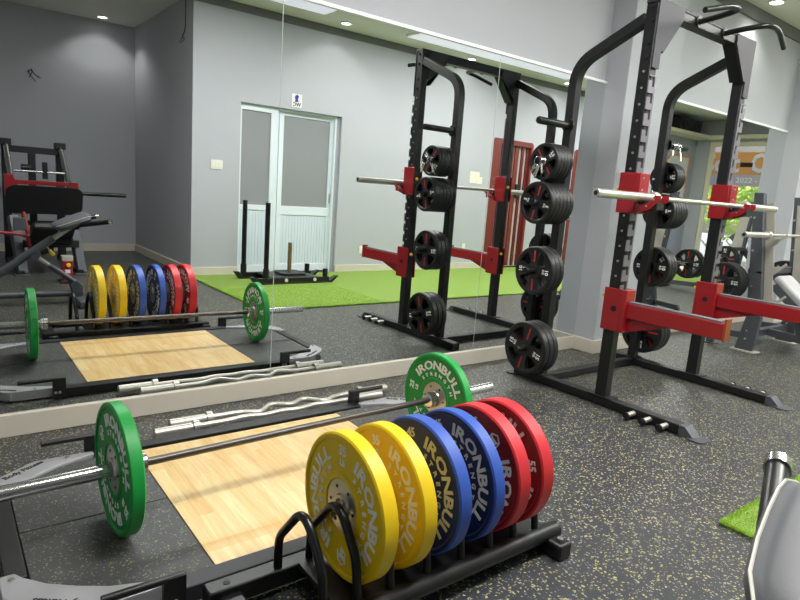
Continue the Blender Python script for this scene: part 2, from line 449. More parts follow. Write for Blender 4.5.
# ---------------------------------------------------------------- mirrors
def mirror(x0, x1, z1, label):
    o = MB().box(x0 + .0015, x1 - .0015, D, D + .008, bh - .008, z1).build('wall_mirror', 'mirror', smooth=0)
    tag(o, label, 'mirror', 'wall mirrors')
mirror(-1.59, -.1, 2.242, 'frameless wall mirror panel beyond the left end of the lifting platform')
mirror(-.1, 1.55, 2.242, 'frameless wall mirror panel behind the left half of the lifting platform')
mirror(1.55, 3.22, 2.242, 'frameless wall mirror panel between the lifting platform and the squat rack')
mirror(3.22, 4.462, 2.242, 'frameless wall mirror panel behind the rack plates, ending at the grey column')
mirror(5.2, 8.1, 2.262, 'wall mirror behind the grey bench press, between the two grey columns')
for x in (1.55, 3.22):
    struct(MB().box(x - .0018, x + .0018, D - .001, D + .006, bh, 2.242), 'trim_7' if x < 2 else 'trim_8', 'glass_edge', smooth=0)

# ---------------------------------------------------------------- door with frosted panes
d1 = bpy.data.objects.new('door_1', None); C.objects.link(d1); d1['kind'] = 'structure'; d1.location = (3.9, YD - .1, 0)
y0, y1 = YD - .15, YD - .05
MB().box(DX0, DX0 + .016, y0, y1, 0, DZ).box(DX1 - .075, DX1 - .05, y0, y1, 0, DZ).box(DX0, DX1 - .05, y0, y1, DZ - .03, DZ).build('door_frame', 'alu_white', d1, bevel=.003)
MB().box(DX1 - .05, DX1, YD - .18, YD - .06, 0, DZ).build('door_reveal', 'wall', d1)
def leaf(x0, x1, sl, sr, yy, rt, rb, z0=.02, z1=2.185):
    m = MB()
    m.box(x0, x0 + sl, yy - .02, yy + .02, z0, z1).box(x1 - sr, x1, yy - .02, yy + .02, z0, z1)
    m.box(x0, x1, yy - .02, yy + .02, z1 - .05, z1).box(x0, x1, yy - .02, yy + .02, rb, rt).box(x0, x1, yy - .02, yy + .02, z0, z0 + .1)
    l = m.build('door_leaf', 'alu_white', d1, bevel=.003)
    MB().box(x0 + sl - .005, x1 - sr + .005, yy - .006, yy + .004, rt - .01, z1 - .045).build('glass_pane', 'frost', l)
    p = MB(); n = int((x1 - x0 - sl - sr) / .045); st = (x1 - x0 - sl - sr) / n
    for i in range(n): p.box(x0 + sl + i * st + .003, x0 + sl + (i + 1) * st - .003, yy - .008, yy + .01, z0 + .09, rb + .005)
    p.box(x0 + sl - .005, x1 - sr + .005, yy - .008, yy + .004, z0 + .09, rb + .005)
    p.build('ribbed_panel', 'door_panel', l, bevel=.002)
leaf(3.187, 3.715, .026, .095, YD - .075, .93, .862); leaf(3.69, 4.62, .14, .07, YD - .125, .93, .81)
MB().box(4.575, 4.59, YD - .106, YD - .085, 1.0, 1.14).build('door_pull', 'satin', d1, bevel=.003)

# red-brown barred door
d2 = bpy.data.objects.new('door_2', None); C.objects.link(d2); d2['kind'] = 'structure'; d2.location = (8.2, YD, 0)
MB().box(GX0 - .02, GX0 + .16, YD - .06, YD + .012, 0, GZ).box(GX1 - .02, GX1 + .03, YD - .06, YD + .012, 0, GZ).box(GX0, GX1, YD - .06, YD + .012, GZ - .07, GZ + .02).build('door_frame', 'brown', d2, bevel=.003)
for x0, x1, mm in ((7.985, 8.05, 'brown'), (8.11, 8.2, 'brown'), (8.25, 8.29, 'brown'), (8.33, 8.425, 'brown'), (8.50, 8.56, 'dark_red'), (8.63, 8.71, 'dark_red')):
    MB().box(x0, x1, YD - .058, YD - .03, .04, GZ - .06).build('door_bar', mm, d2, bevel=.003)
MB().box(GX0 + .1, GX1, YD - .09, YD - .07, .02, GZ - .06).build('door_backing', 'plastic_white', d2)
for x in (7.95, 8.46): MB().box(x - .06, x + .06, YD - .03, YD + .01, 1.28, 1.52).build('lock_box', 'ink', d2, bevel=.006)
MB().box(7.925, 7.98, YD - .068, YD - .06, .75, 1.05).build('door_sticker', 'bp_blue', d2)
d3 = bpy.data.objects.new('door_3', None); C.objects.link(d3); d3['kind'] = 'structure'; d3.location = (10.4, YD, 0)
MB().box(EX0 - .03, EX0 + .1, YD - .16, YD + .03, 0, EZ).box(EX1 - .1, EX1 + .03, YD - .16, YD + .03, 0, EZ).box(EX0, EX1, YD - .16, YD + .03, EZ - .08, EZ + .03).build('door_frame', 'brown', d3, bevel=.004)
MB().box(EX0 + .1, EX1 - .1, YD - .12, YD - .08, .02, EZ - .08).build('door_leaf', 'plastic_white', d3, bevel=.003)

# ---------------------------------------------------------------- wall fittings
t = MB().prism(sq(.15, .17, .01), lambda u, v, d: (3.95 + u, YD + d, 2.335 + v), 0, .006).glyphs('WC', lambda u, v, d: (3.95 - u, YD + .0062 + d, 2.283 + v), .066, 2)
t.prism([(-.027, -.016), (.035, -.024), (.024, .005), (.035, .04), (.016, .07), (-.016, .07), (-.027, .047), (-.011, .016)], lambda u, v, d: (3.95 - u, YD + d, 2.338 + v), .006, .0075, 1)
tag(t.build('toilet_sign', ['plastic_white', 'sign_blue', 'ink'], smooth=0), 'small white WC sign with blue figure above the sliding door', 'sign')
def plate_fit(x, z, wd, hg, n, name, label, cat):
    t = thing(name, label, cat, (x, YD, z))
    MB().prism(sq(wd, hg, .008), lambda u, v, d: (x + u, YD + d, z + v), 0, .009).build('face_plate', 'plastic_white', t, bevel=.002)
    for k in range(n):
        xx = x + (k - (n - 1) / 2) * wd * .8 / n
        MB().prism(sq(wd * .7 / n, hg * .55, .004), lambda u, v, d: (xx + u, YD + .009 + d, z + v), 0, .004).build('switch_rocker' if cat == 'switch' else 'socket_insert', 'paper', t, bevel=.001)
plate_fit(2.87, 1.41, .155, .115, 3, 'light_switch', 'white three gang light switch left of the sliding door', 'switch')
plate_fit(5.125, .335, .075, .12, 1, 'wall_outlet', 'white wall outlet low on wall right of the sliding door', 'outlet')
plate_fit(7.23, .38, .075, .12, 1, 'wall_outlet', 'white wall outlet low on wall left of the red barred door', 'outlet')
tag(MB().box(7.24, 7.46, YD - .001, YD + .003, 1.47, 1.66).box(7.4, 7.53, YD + .0031, YD + .006, 1.46, 1.58).build('paper_notice', 'paper', smooth=0), 'cream paper notice taped to wall beside the red barred door', 'notice')
wp = [(XC - .012, -1.5, ZC), (XC - .014, -1.49, 3.15), (XC - .013, -1.51, 2.98), (XC - .03, -1.56, 2.9), (XC - .03, -1.68, 2.86)]
tag(MB().tube(fillet(wp, .05), .004, 6).tube(fillet([wp[2], (XC - .05, -1.5, 2.9), (XC - .03, -1.47, 2.87), (XC - .03, -1.6, 2.84)], .03), .0035, 6).build('hanging_wire', 'ink'), 'thin loose black wire hanging down from ceiling at the recess corner', 'wire')
tag(MB().tube(fillet([(1.19, YR, 2.54), (1.19, YR + .06, 2.54), (1.22, YR + .05, 2.48), (1.3, YR + .03, 2.44)], .02), .006, 6).tube(fillet([(1.17, YR, 2.53), (1.15, YR + .05, 2.5), (1.24, YR + .04, 2.38)], .02), .005, 6).tube(fillet([(1.19, YR, 2.54), (1.2, YR + .07, 2.5), (1.16, YR + .06, 2.42)], .02), .005, 6).build('hanging_wire', 'ink'), 'short loose wire ends sticking out of dark recess wall', 'wire')
ps = thing('poster', 'large white poster in orange frame on wall near glass front', 'poster', (13.7, YD, 1.85))
MB().box(13.3, 14.2, YD, YD + .012, 1.2, 2.52).build('sheet', 'plastic_white', ps)
MB().box(13.27, 14.23, YD, YD + .02, 2.49, 2.53).box(13.27, 14.23, YD, YD + .02, 1.18, 1.22).box(13.27, 13.3, YD, YD + .02, 1.2, 2.5).box(14.2, 14.23, YD, YD + .02, 1.2, 2.5).build('frame', 'sign_orange', ps, bevel=.003)
sp = thing('loudspeaker', 'black loudspeaker box on the high ledge in the far corner', 'speaker', (13.4, -.98, 3.0))
MB().box(12.95, 13.85, -1.15, -.85, 3.002, 3.27).build('cabinet', 'black', sp, bevel=.012)
for x in (13.15, 13.62):
    g = MB(); g.lathe([(.09, 0), (.1, .012), (.085, .018), (.03, .004), (.001, .006)], (x, -.85, 3.135), (0, 1, 0), 24, closed=False); g.build('speaker_cone', 'rubber', sp)

# ---------------------------------------------------------------- ceiling lights
def downlight(x, y, label, power=1.0):
    t = thing('downlight', label, 'ceiling light', (x, y, ZC), 'recessed round ceiling downlights')
    g = MB(); g.lathe([(.062, 0), (.085, -.003), (.085, -.009), (.062, -.012)], (x, y, ZC), (0, 0, 1), 28); g.build('trim_ring', 'white_trim', t)
    g = MB(); g.lathe([(.001, -.004), (.062, -.004), (.062, -.001), (.001, -.001)], (x, y, ZC), (0, 0, 1), 28); g.build('diffuser', 'emit_spot', t)
    l = bpy.data.lights.new('downlight_lamp', 'SPOT'); l.energy = 42 * power; l.spot_size = math.radians(125); l.spot_blend = .55; l.shadow_soft_size = .06; l.color = (1, .975, .93)
    o = bpy.data.objects.new('downlight_lamp', l); C.objects.link(o); o.location = (0, 0, -.03); o.parent = t
downlight(2.06, -3.6, 'round downlight over the leg press in the dark recess', .8)
downlight(4.46, -.93, 'round downlight above the sliding door with WC sign')
downlight(6.87, -1.06, 'round downlight between sliding door and red barred door')
downlight(6.77, 2.98, 'round downlight above the grey bench press by the mirror', .7)
downlight(9.2, -1.0, 'round downlight past the red barred door')
def panel(x0, x1, y0, y1, label, watts):
    t = thing('ceiling_light', label, 'ceiling light', ((x0 + x1) / 2, (y0 + y1) / 2, ZC), 'long white ceiling lights')
    MB().box(x0, x1, y0, y1, ZC - .03, ZC).build('housing', 'white_trim', t, bevel=.004)
    MB().box(x0 + .015, x1 - .015, y0 + .015, y1 - .015, ZC - .033, ZC - .029).build('diffuser', 'emit_spot' if watts else 'emit_panel', t)
    if not watts: return
    l = bpy.data.lights.new('added_panel_lamp', 'AREA'); l.shape = 'RECTANGLE'; l.size = x1 - x0 - .06; l.size_y = y1 - y0 - .06; l.energy = watts; l.color = (.965, .985, 1)
    o = bpy.data.objects.new('added_panel_lamp', l); C.objects.link(o); o.location = (0, 0, -.036); o.parent = t
PANEL_W = 95
panel(2.7, 4.02, -.73, -.3, 'dim white ceiling light nearest the recess corner', 0)
panel(5.3, 8.8, -.73, -.3, 'dim white ceiling light running towards the glass front', 0)
panel(.9, 3.6, .5, 1.3, 'unseen bright ceiling light added above the open floor before the platform', PANEL_W * 1.35)  # this and the next two: unseen panels added to light the room
panel(4.6, 7.6, .1, .9, 'unseen bright ceiling light added before the squat rack and grey bench', PANEL_W * 1.2)
panel(8.6, 11.4, .1, .9, 'unseen bright ceiling light added closest to the glass front', PANEL_W * 1.4)

# ---------------------------------------------------------------- turf
tf = thing('artificial_turf', 'bright green artificial turf strip along the wall with the sliding door', 'turf', (6, -.1, 0))
TX0, TY1 = 2.52, .985
MB().box(TX0, 13.6, YD + bt, TY1, .0005, .012).build('turf_base', 'turf', tf)
g = MB()
def blade(x, y):
    a = random.random() * 6.28; hh = random.uniform(.007, .015); ww = .0018
    dx, dy = math.cos(a) * ww, math.sin(a) * ww; lx, ly = random.uniform(-.008, .008), random.uniform(-.008, .008)
    g.add([(x - dx, y - dy, .011), (x + dx, y + dy, .011), (x + lx, y + ly, .011 + hh)], [(0, 1, 2)])
for i in range(16000):
    x = TX0 + random.random() ** 1.3 * 1.5; y = TY1 - random.random() ** 1.3 * 1.2
    blade(x, y)
for i in range(5000): blade(TX0 + random.random() * .02 - .004, TY1 - random.random() * 1.8)
for i in range(5000): blade(TX0 + random.random() * 3.5, TY1 + .004 - random.random() * .02)
po = g.build('turf_pile', 'turf_blade', tf, smooth=0); po['kind'] = 'stuff'

# ---------------------------------------------------------------- lifting platform
PC = 1.185
pl = thing('lifting_platform', 'lifting platform with wooden centre, black rubber sides and steel frame', 'platform', (PC, 2.2, 0))
MB().box(.662, 1.692, 1.703, 2.664, .002, .045).build('wood_panel', 'wood', None)
wp_ = bpy.data.objects['wood_panel']
for v in wp_.data.vertices: v.co -= V((.662, 1.703, 0))
wp_.parent = pl; wp_.location = V((.662, 1.703, 0)) - V(pl.location)
for (a, b) in ((.175, .659), (1.695, 2.195)):
    for (c, d) in ((1.703, 2.196), (2.2, 2.68)):
        MB().box(a, b, c, d, .002, .044).build('rubber_mat', 'mat', pl, bevel=.003)
for y in (1.664, 2.722):
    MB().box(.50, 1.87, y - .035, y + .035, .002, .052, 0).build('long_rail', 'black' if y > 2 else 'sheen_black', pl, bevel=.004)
for x in (.142, 2.228): MB().box(x - .03, x + .03, 1.93, 2.47, .002, .05).build('end_rail', 'black', pl, bevel=.004)
gp = [(.50, .50), (.50, .525), (.45, .53), (.283, .53), (.156, .44), (.10, .36), (.10, .25), (.14, .25), (.16, .285), (.21, .345), (.28, .40), (.36, .45)]
# outline relative: x from the left tip, y measured from the platform middle line (2.2)
for sx in (1, -1):
    for sy in (1, -1):
        fx = lambda u: u if sx == 1 else 2 * PC - u
        fy = lambda v: 2.2 + sy * v
        m = MB().prism([(fx(u), fy(v)) for u, v in gp], XY, .004, .056)
        gu = m.build('corner_gusset', 'grey_steel', pl, bevel=.003)
        # brand word along the outer slanted edge, tops outward
        a = V((fx(.156), fy(.44), 0)); b = V((fx(.283), fy(.53), 0))
        mid = (a + b) / 2; dirv = (b - a).normalized(); outw = V((dirv.y, -dirv.x, 0))
        ctr = V((fx(.30), fy(.35), 0))
        if outw.dot(mid - ctr) < 0: outw = -outw
        # reading direction so that right x up = +z
        rd = V((outw.y, -outw.x, 0))
        o3 = mid - outw * .03
        MB().glyphs('Body Fitness', lambda u, v, d: tuple(o3 + rd * u + outw * v + V((0, 0, .0563 + d))), .034, depth=.0008).build('lettering', 'ink', gu, smooth=0)
        for (u, v) in ((.40, .505), (.13, .28)):
            MB().cyl((fx(u), fy(v), .056), (fx(u), fy(v), .062), .009, 10).build('bolt', 'satin', gu)
        # band peg: post on the rail end with a peg pointing outward
        px = fx(.505); py = 2.2 + sy * (.56 if sy > 0 else .585)
        pg = MB().box(px - .032, px + .032, py - .012, py + .012, .004, .118).tube([(px + sx * .03, py, .112), (px - sx * .195, py, .112)], .012, 12)
        pg.cyl((px, py + .012 * sy, .04), (px, py + .02 * sy, .04), .009, 8, 1).cyl((px - .02, py + .012 * sy, .04), (px - .02, py + .02 * sy, .04), .008, 8, 1)
        pg.build('band_peg', ['black', 'satin'], pl, bevel=.002)

# ---------------------------------------------------------------- bumper plates
def bull(m, place, mi):
    hexo = [(.027 * math.cos(PI / 6 + k * PI / 3), .031 * math.sin(PI / 6 + k * PI / 3)) for k in range(6)]
    for k in range(6):
        (a, b), (c, d) = hexo[k], hexo[(k + 1) % 6]
        if k == 4: continue
        q = [(a, b), (c, d), (c * .82, d * .82), (a * .82, b * .82)]
        m.prism(q, place, 0, .0015, mi)
    m.prism([(-.018, .012), (-.008, .006), (.008, .006), (.018, .012), (.015, -.003), (.007, -.008), (.006, -.021), (-.006, -.021), (-.007, -.008), (-.015, -.003)], place, 0, .0015, mi)
_BP = {}
def bumper_mesh(key, face, rim, letter, t, weight, rot, hub):
    R, h = .225, t / 2
    m = MB()
    prof = [(.082, -h + .006), (.086, -h + .001), (.100, -h + .001), (.105, -h + .006), (.203, -h + .006), (.208, -h), (.219, -h), (.225, -h + .005),
            (.225, h - .005), (.219, h), (.208, h), (.203, h - .006), (.105, h - .006), (.100, h - .001), (.086, h - .001), (.082, h - .006)]
    mi = [0, 0, 0, 0, 0, 0, 1, 1, 1, 0, 0, 0, 0, 0, 0, 0]
    m.lathe(prof, (0, 0, 0), (1, 0, 0), 72, mi)
    for s in (-1, 1):
        xf = s * (h - .006)
        def placer(r, a, sx=1.0, s=s, xf=xf):
            # clockwise angle a from the top seen from the face side
            def f(u, v, d):
                u *= sx
                tx = (math.cos(a), -math.sin(a)); ux = (math.sin(a), math.cos(a))
                Y = r * math.sin(a) + u * tx[0] + v * ux[0]; Z = r * math.cos(a) + u * tx[1] + v * ux[1]
                return (xf + s * (d + .0003), Y * s, Z)
            return f
        for base in (83, 263):
            for word, span, rr, sz, sx in (('IRONBULL', 128, .163, .058, 1.35), ('STRENGTH', 118, .121, .024, 1.2)):
                ws = [max(p[0] for p in glyph(ch)[0]) - min(p[0] for p in glyph(ch)[0]) for ch in word]
                gap = (span - math.degrees(sum(ws) * sz * sx / rr)) / (len(word) - 1)
                a0 = base + rot - span / 2
                for ch, wd in zip(word, ws):
                    da = math.degrees(wd * sz * sx / rr); a = math.radians(a0 + da / 2); a0 += da + gap
                    m.glyphs(ch, placer(rr, a, sx), sz, 2, .0015)
        a = math.radians(rot - 6)
        m.glyphs(weight, placer(.172, a), .042, 2, .0015); m.glyphs('LB', placer(.135, a), .026, 2, .0015)
        bull(m, placer(.158, math.radians(rot + 173)), 2)
    body = m
    g = MB()
    g.lathe([(.0262, -h - .002), (.036, -h - .002), (.04, -h + .005), (.082, -h + .005), (.082, h - .005), (.04, h - .005), (.036, h + .002), (.0262, h + .002)], (0, 0, 0), (1, 0, 0), 40)
    for s in (-1, 1):
        for k in range(6):
            a = PI / 6 + k * PI / 3
            g.cyl((s * (h - .005), .062 * math.sin(a), .062 * math.cos(a)), (s * (h - .0035), .062 * math.sin(a), .062 * math.cos(a)), .0055, 10, 1)
    b = body.build('bumper_plate', [face, rim, letter], None, local=True)
    hb = g.build('steel_hub', [hub, 'ink'], b, local=True)
    return b
def bumper(loc, face, rim, letter, t, weight, rot, label, hub='satin', group='coloured bumper plates', rz=0, tilt=0):
    o = bumper_mesh(None, face, rim, letter, t, weight, rot, hub); o.location = loc; o.rotation_euler = (tilt, 0, rz)
    return tag(o, label, 'weight plate', group)
PY, PZ = 1.412, .314
for (x, t, face, rim, let, wt, rot, lab) in (
    (.9575, .055, 'bp_yellow', 'bp_yellow', 'white', '35', 2, 'yellow bumper plate at the front end of the floor plate rack'),
    (1.0995, .055, 'bp_yellow', 'bp_yellow', 'white', '35', -8, 'yellow bumper plate second in rack, next to a blue plate'),
    (1.2395, .053, 'bp_blue_shade', 'bp_blue', 'gold_letter', '45', -8, 'blue bumper plate beside the yellow plates, with cream lettering'),
    (1.387, .05, 'bp_blue_shade', 'bp_blue', 'white', '45', -20, 'blue bumper plate next to the red plates, white lettering'),
    (1.505, .06, 'bp_red_shade', 'bp_red', 'white', '55', -140, 'red bumper plate between a blue and another red plate'),
    (1.622, .06, 'bp_red_shade', 'bp_red', 'white', '55', 80, 'red bumper plate at the far end of the floor plate rack')):
    bumper((x, PY, PZ), face, rim, let, t, wt, rot, lab, group='bumper plates in the floor rack')

# plate rack
pr_ = thing('plate_rack', 'low black floor rack holding the six coloured bumper plates upright', 'plate rack', (1.2, 1.4, 0))
MB().box(.575, 1.77, 1.525, 1.585, .022, .082).build('back_rail', 'black', pr_, bevel=.006)
MB().cyl((.6385, 1.555, .0815), (.6385, 1.555, .0832), .011, 14).build('rail_hole', 'ink', pr_)
MB().tube([(.56, 1.25, .07), (1.78, 1.25, .07)], .03, 16).build('front_rail', 'black', pr_)
MB().box(.86, 1.72, 1.275, 1.53, .068, .085).build('tray', 'black', pr_, bevel=.003)
for x in (.64, 1.742):
    f_ = MB().box(x - .035, x + .035, 1.165, 1.6, .001, .062).build('foot_bar', 'black', pr_, bevel=.01)
    MB().cyl((x, 1.195, .062), (x, 1.195, .072), .012, 6).build('bolt', 'satin', f_)
hp = [(1.546, .08), (1.546, .185), (1.436, .31), (1.40, .328), (1.36, .31), (1.285, .22), (1.262, .085)]
for x in (.80, .911, 1.028, 1.17, 1.314, 1.4435, 1.5635, 1.677):
    MB().tube(fillet([(x, a, b) for a, b in hp], .03, 4), .0135, 12).build('divider_hoop', 'blackgloss', pr_)

# ---------------------------------------------------------------- barbells
def barbell(name, label, loc, rz, half, inner_l, inner_r, shaft, group=None, sm='chrome'):
    t = thing(name, label, 'barbell', loc, group)
    t.rotation_euler = (0, 0, rz)
    MB().cyl((-inner_l, 0, 0), (inner_r, 0, 0), .0142, 18).build('shaft', shaft, t, local=True)
    for s, il in ((-1, inner_l), (1, inner_r)):
        sl = MB().lathe([(.001, il + .01), (.0245, il + .01), (.0245, half - .003), (.022, half), (.001, half)], (0, 0, 0), (s, 0, 0), 28, closed=False).build('sleeve', sm, t, local=True)
        MB().lathe([(.0143, il - .004), (.03, il - .004), (.037, il), (.037, il + .028), (.032, il + .032), (.032, il + .036), (.0246, il + .036)], (0, 0, 0), (s, 0, 0), 28).build('collar', sm, sl, local=True)
        MB().cyl((s * half, 0, 0), (s * (half + .0015), 0, 0), .013, 14).build('end_cap', 'ink', sl, local=True)
    return t
PB = .0455
zb = .225 + PB
bc = V((1.2, 2.1, 0)); ang = .0406
def barp(x): # point on the platform bar, x measured along the bar in plan before rotation
    dx, dy = x - bc.x, 2.0956 - bc.y
    return V((bc.x + dx * math.cos(ang) - dy * math.sin(ang), bc.y + dx * math.sin(ang) + dy * math.cos(ang), zb - .0015))
mid = barp(.5426 + 1.3215 / 2)
barbell('barbell', 'long steel barbell loaded with green plates over the wooden platform', mid, ang, 1.3215 / 2 + .456, 1.3215 / 2, 1.3215 / 2, 'bar_steel')
for x, rot, hub, lab in ((.5426 - .086, 127, 'satin', 'green bumper plate on the left end of the platform barbell'), (.5426 + 1.3215 + .066, -75, 'satin', 'green bumper plate on the far end of platform barbell')):
    p = barp(x); bumper((p.x, p.y, zb + .0005 if x < 1 else zb - .0005), 'bp_green', 'bp_green', 'white', .046, '25', rot, lab, hub, 'green bumper plates on the barbell', rz=ang)

# EZ curl bars on the floor
def curl_bar(loc, label, ph):
    t = thing('curl_bar', label, 'curl bar', loc, 'chrome curl bars on the floor')
    L = .665
    zz = [(-L + .2, 0), (-.30, 0), (-.2, .05 * ph), (-.10, -.045 * ph), (0, .02 * ph), (.10, -.045 * ph), (.2, .05 * ph), (.30, 0), (L - .2, 0)]
    MB().tube(fillet([(a, b, 0) for a, b in zz], .04, 4), .0145, 12).build('shaft', 'pale_steel', t, local=True)
    for s in (-1, 1):
        sl = MB().lathe([(.001, L - .2), (.0245, L - .2), (.0245, L - .003), (.022, L), (.001, L)], (0, 0, 0), (s, 0, 0), 24, closed=False).build('sleeve', 'pale_steel', t, local=True)
        MB().lathe([(.0246, L - .215), (.034, L - .215), (.034, L - .185), (.0246, L - .185)], (0, 0, 0), (s, 0, 0), 24).build('collar', 'pale_steel', sl, local=True)
    return t
curl_bar((1.452, 2.842, .035), 'chrome zigzag curl bar on floor right beside the platform rail', .3)
curl_bar((1.548, 2.925, .035), 'chrome zigzag curl bar on floor closer to the mirror base', -1)

# ---------------------------------------------------------------- grip plates
def grip_plate(R, t, txt):
    h = t / 2; m = MB()
    ri, rh = R * .80, R * .30
    m.lathe([(ri, -h + .004), (ri + R * .04, -h), (R * .96, -h), (R, -h + .006), (R, h - .006), (R * .96, h), (ri + R * .04, h), (ri, h - .004)], (0, 0, 0), (1, 0, 0), 48)
    m.lathe([(.0262, -h + .001), (R * .16, -h - .001), (rh, -h + .002), (rh, h - .002), (R * .16, h + .001), (.0262, h - .001)], (0, 0, 0), (1, 0, 0), 32)
    for k in range(4):
        a = math.radians(45 + 90 * k)
        wi, wo = R * .20, R * .40
        pl2 = [(-wi, rh * .8), (wi, rh * .8), (wi * 1.05, R * .5), (wo * .8, R * .7), (wo, ri + R * .02), (-wo, ri + R * .02), (-wo * .8, R * .7), (-wi * 1.05, R * .5)]
        rot = lambda u, v, d, a=a: (d, u * math.cos(a) + v * math.sin(a), -u * math.sin(a) + v * math.cos(a))
        m.prism(pl2, rot, -h + .003, h - .003)
        for s in (-1, 1):
            if k % 2 == 0:
                m.prism([(-R * .035, R * .36), (R * .035, R * .36), (R * .035, R * .82), (-R * .035, R * .82)], rot, s * (h - .003), s * (h - .0018), 1)
            else:
                f = lambda u, v, d, s=s, a=a: rot(u * s, R * .68 + v, s * (h - .003 + d), a)
                m.glyphs(txt, f, R * .24, 2, .0012)
                f2 = lambda u, v, d, s=s, a=a: rot(u * s, R * .5 + v, s * (h - .003 + d), a)
                m.glyphs('KG', f2, R * .14, 2, .0012)
    return m
_gp = {}
ordw = ['outermost', 'second from the outer end', 'third from the outer end', 'fourth from the outer end', 'fifth from the outer end', 'innermost']
def plates_on_peg(side, level, R, t, txt, n, z, y=2.63):
    # side -1: left rear post (pegs point to -X); +1: right rear post
    x0 = 3.325 if side < 0 else 4.55
    lev = ['top loaded', 'second loaded', 'third loaded', 'lowest loaded'][level]
    for i in range(n):
        x = x0 + side * ((.045, .014, .06, .045)[level] * (1 if side < 0 else .3) + t / 2 + (n - 1 - i) * (t + .0015))
        key = (R, t)
        if key not in _gp:
            o = grip_plate(R, t, txt).build('grip_plate', ['rubber', 'plate_red', 'white'], None, local=True); _gp[key] = o
        else:
            o = _gp[key].copy(); C.objects.link(o)
        o.location = (x, y, z - .002); o.rotation_euler = (random.choice((0, .9, 1.57, 2.3)) + random.uniform(-.2, .2) if i or level > 2 else (.15, 1.0, .78, .25)[level], 0, 0)
        post = 'left' if side < 0 else 'right'
        w_ = ordw[i] if i < n - 1 else 'innermost'
        tag(o, 'black grip plate %s, %s peg, %s rear rack post' % (w_, lev, post), 'weight plate', 'black grip plates on the rack pegs')
PEGZ = (1.755, 1.51, 1.248, .805, .275)
spec = ((1.51, .118, .030, '2.5', 5, 4), (1.248, .136, .035, '5', 6, 6), (.805, .160, .040, '10', 3, 3), (.275, .180, .046, '15', 3, 3))
for lv, (z, R, t, tx, nl, nr) in enumerate(spec):
    plates_on_peg(-1, lv, R, t, tx, nl, z); plates_on_peg(1, lv, R, t, tx, nr, z)

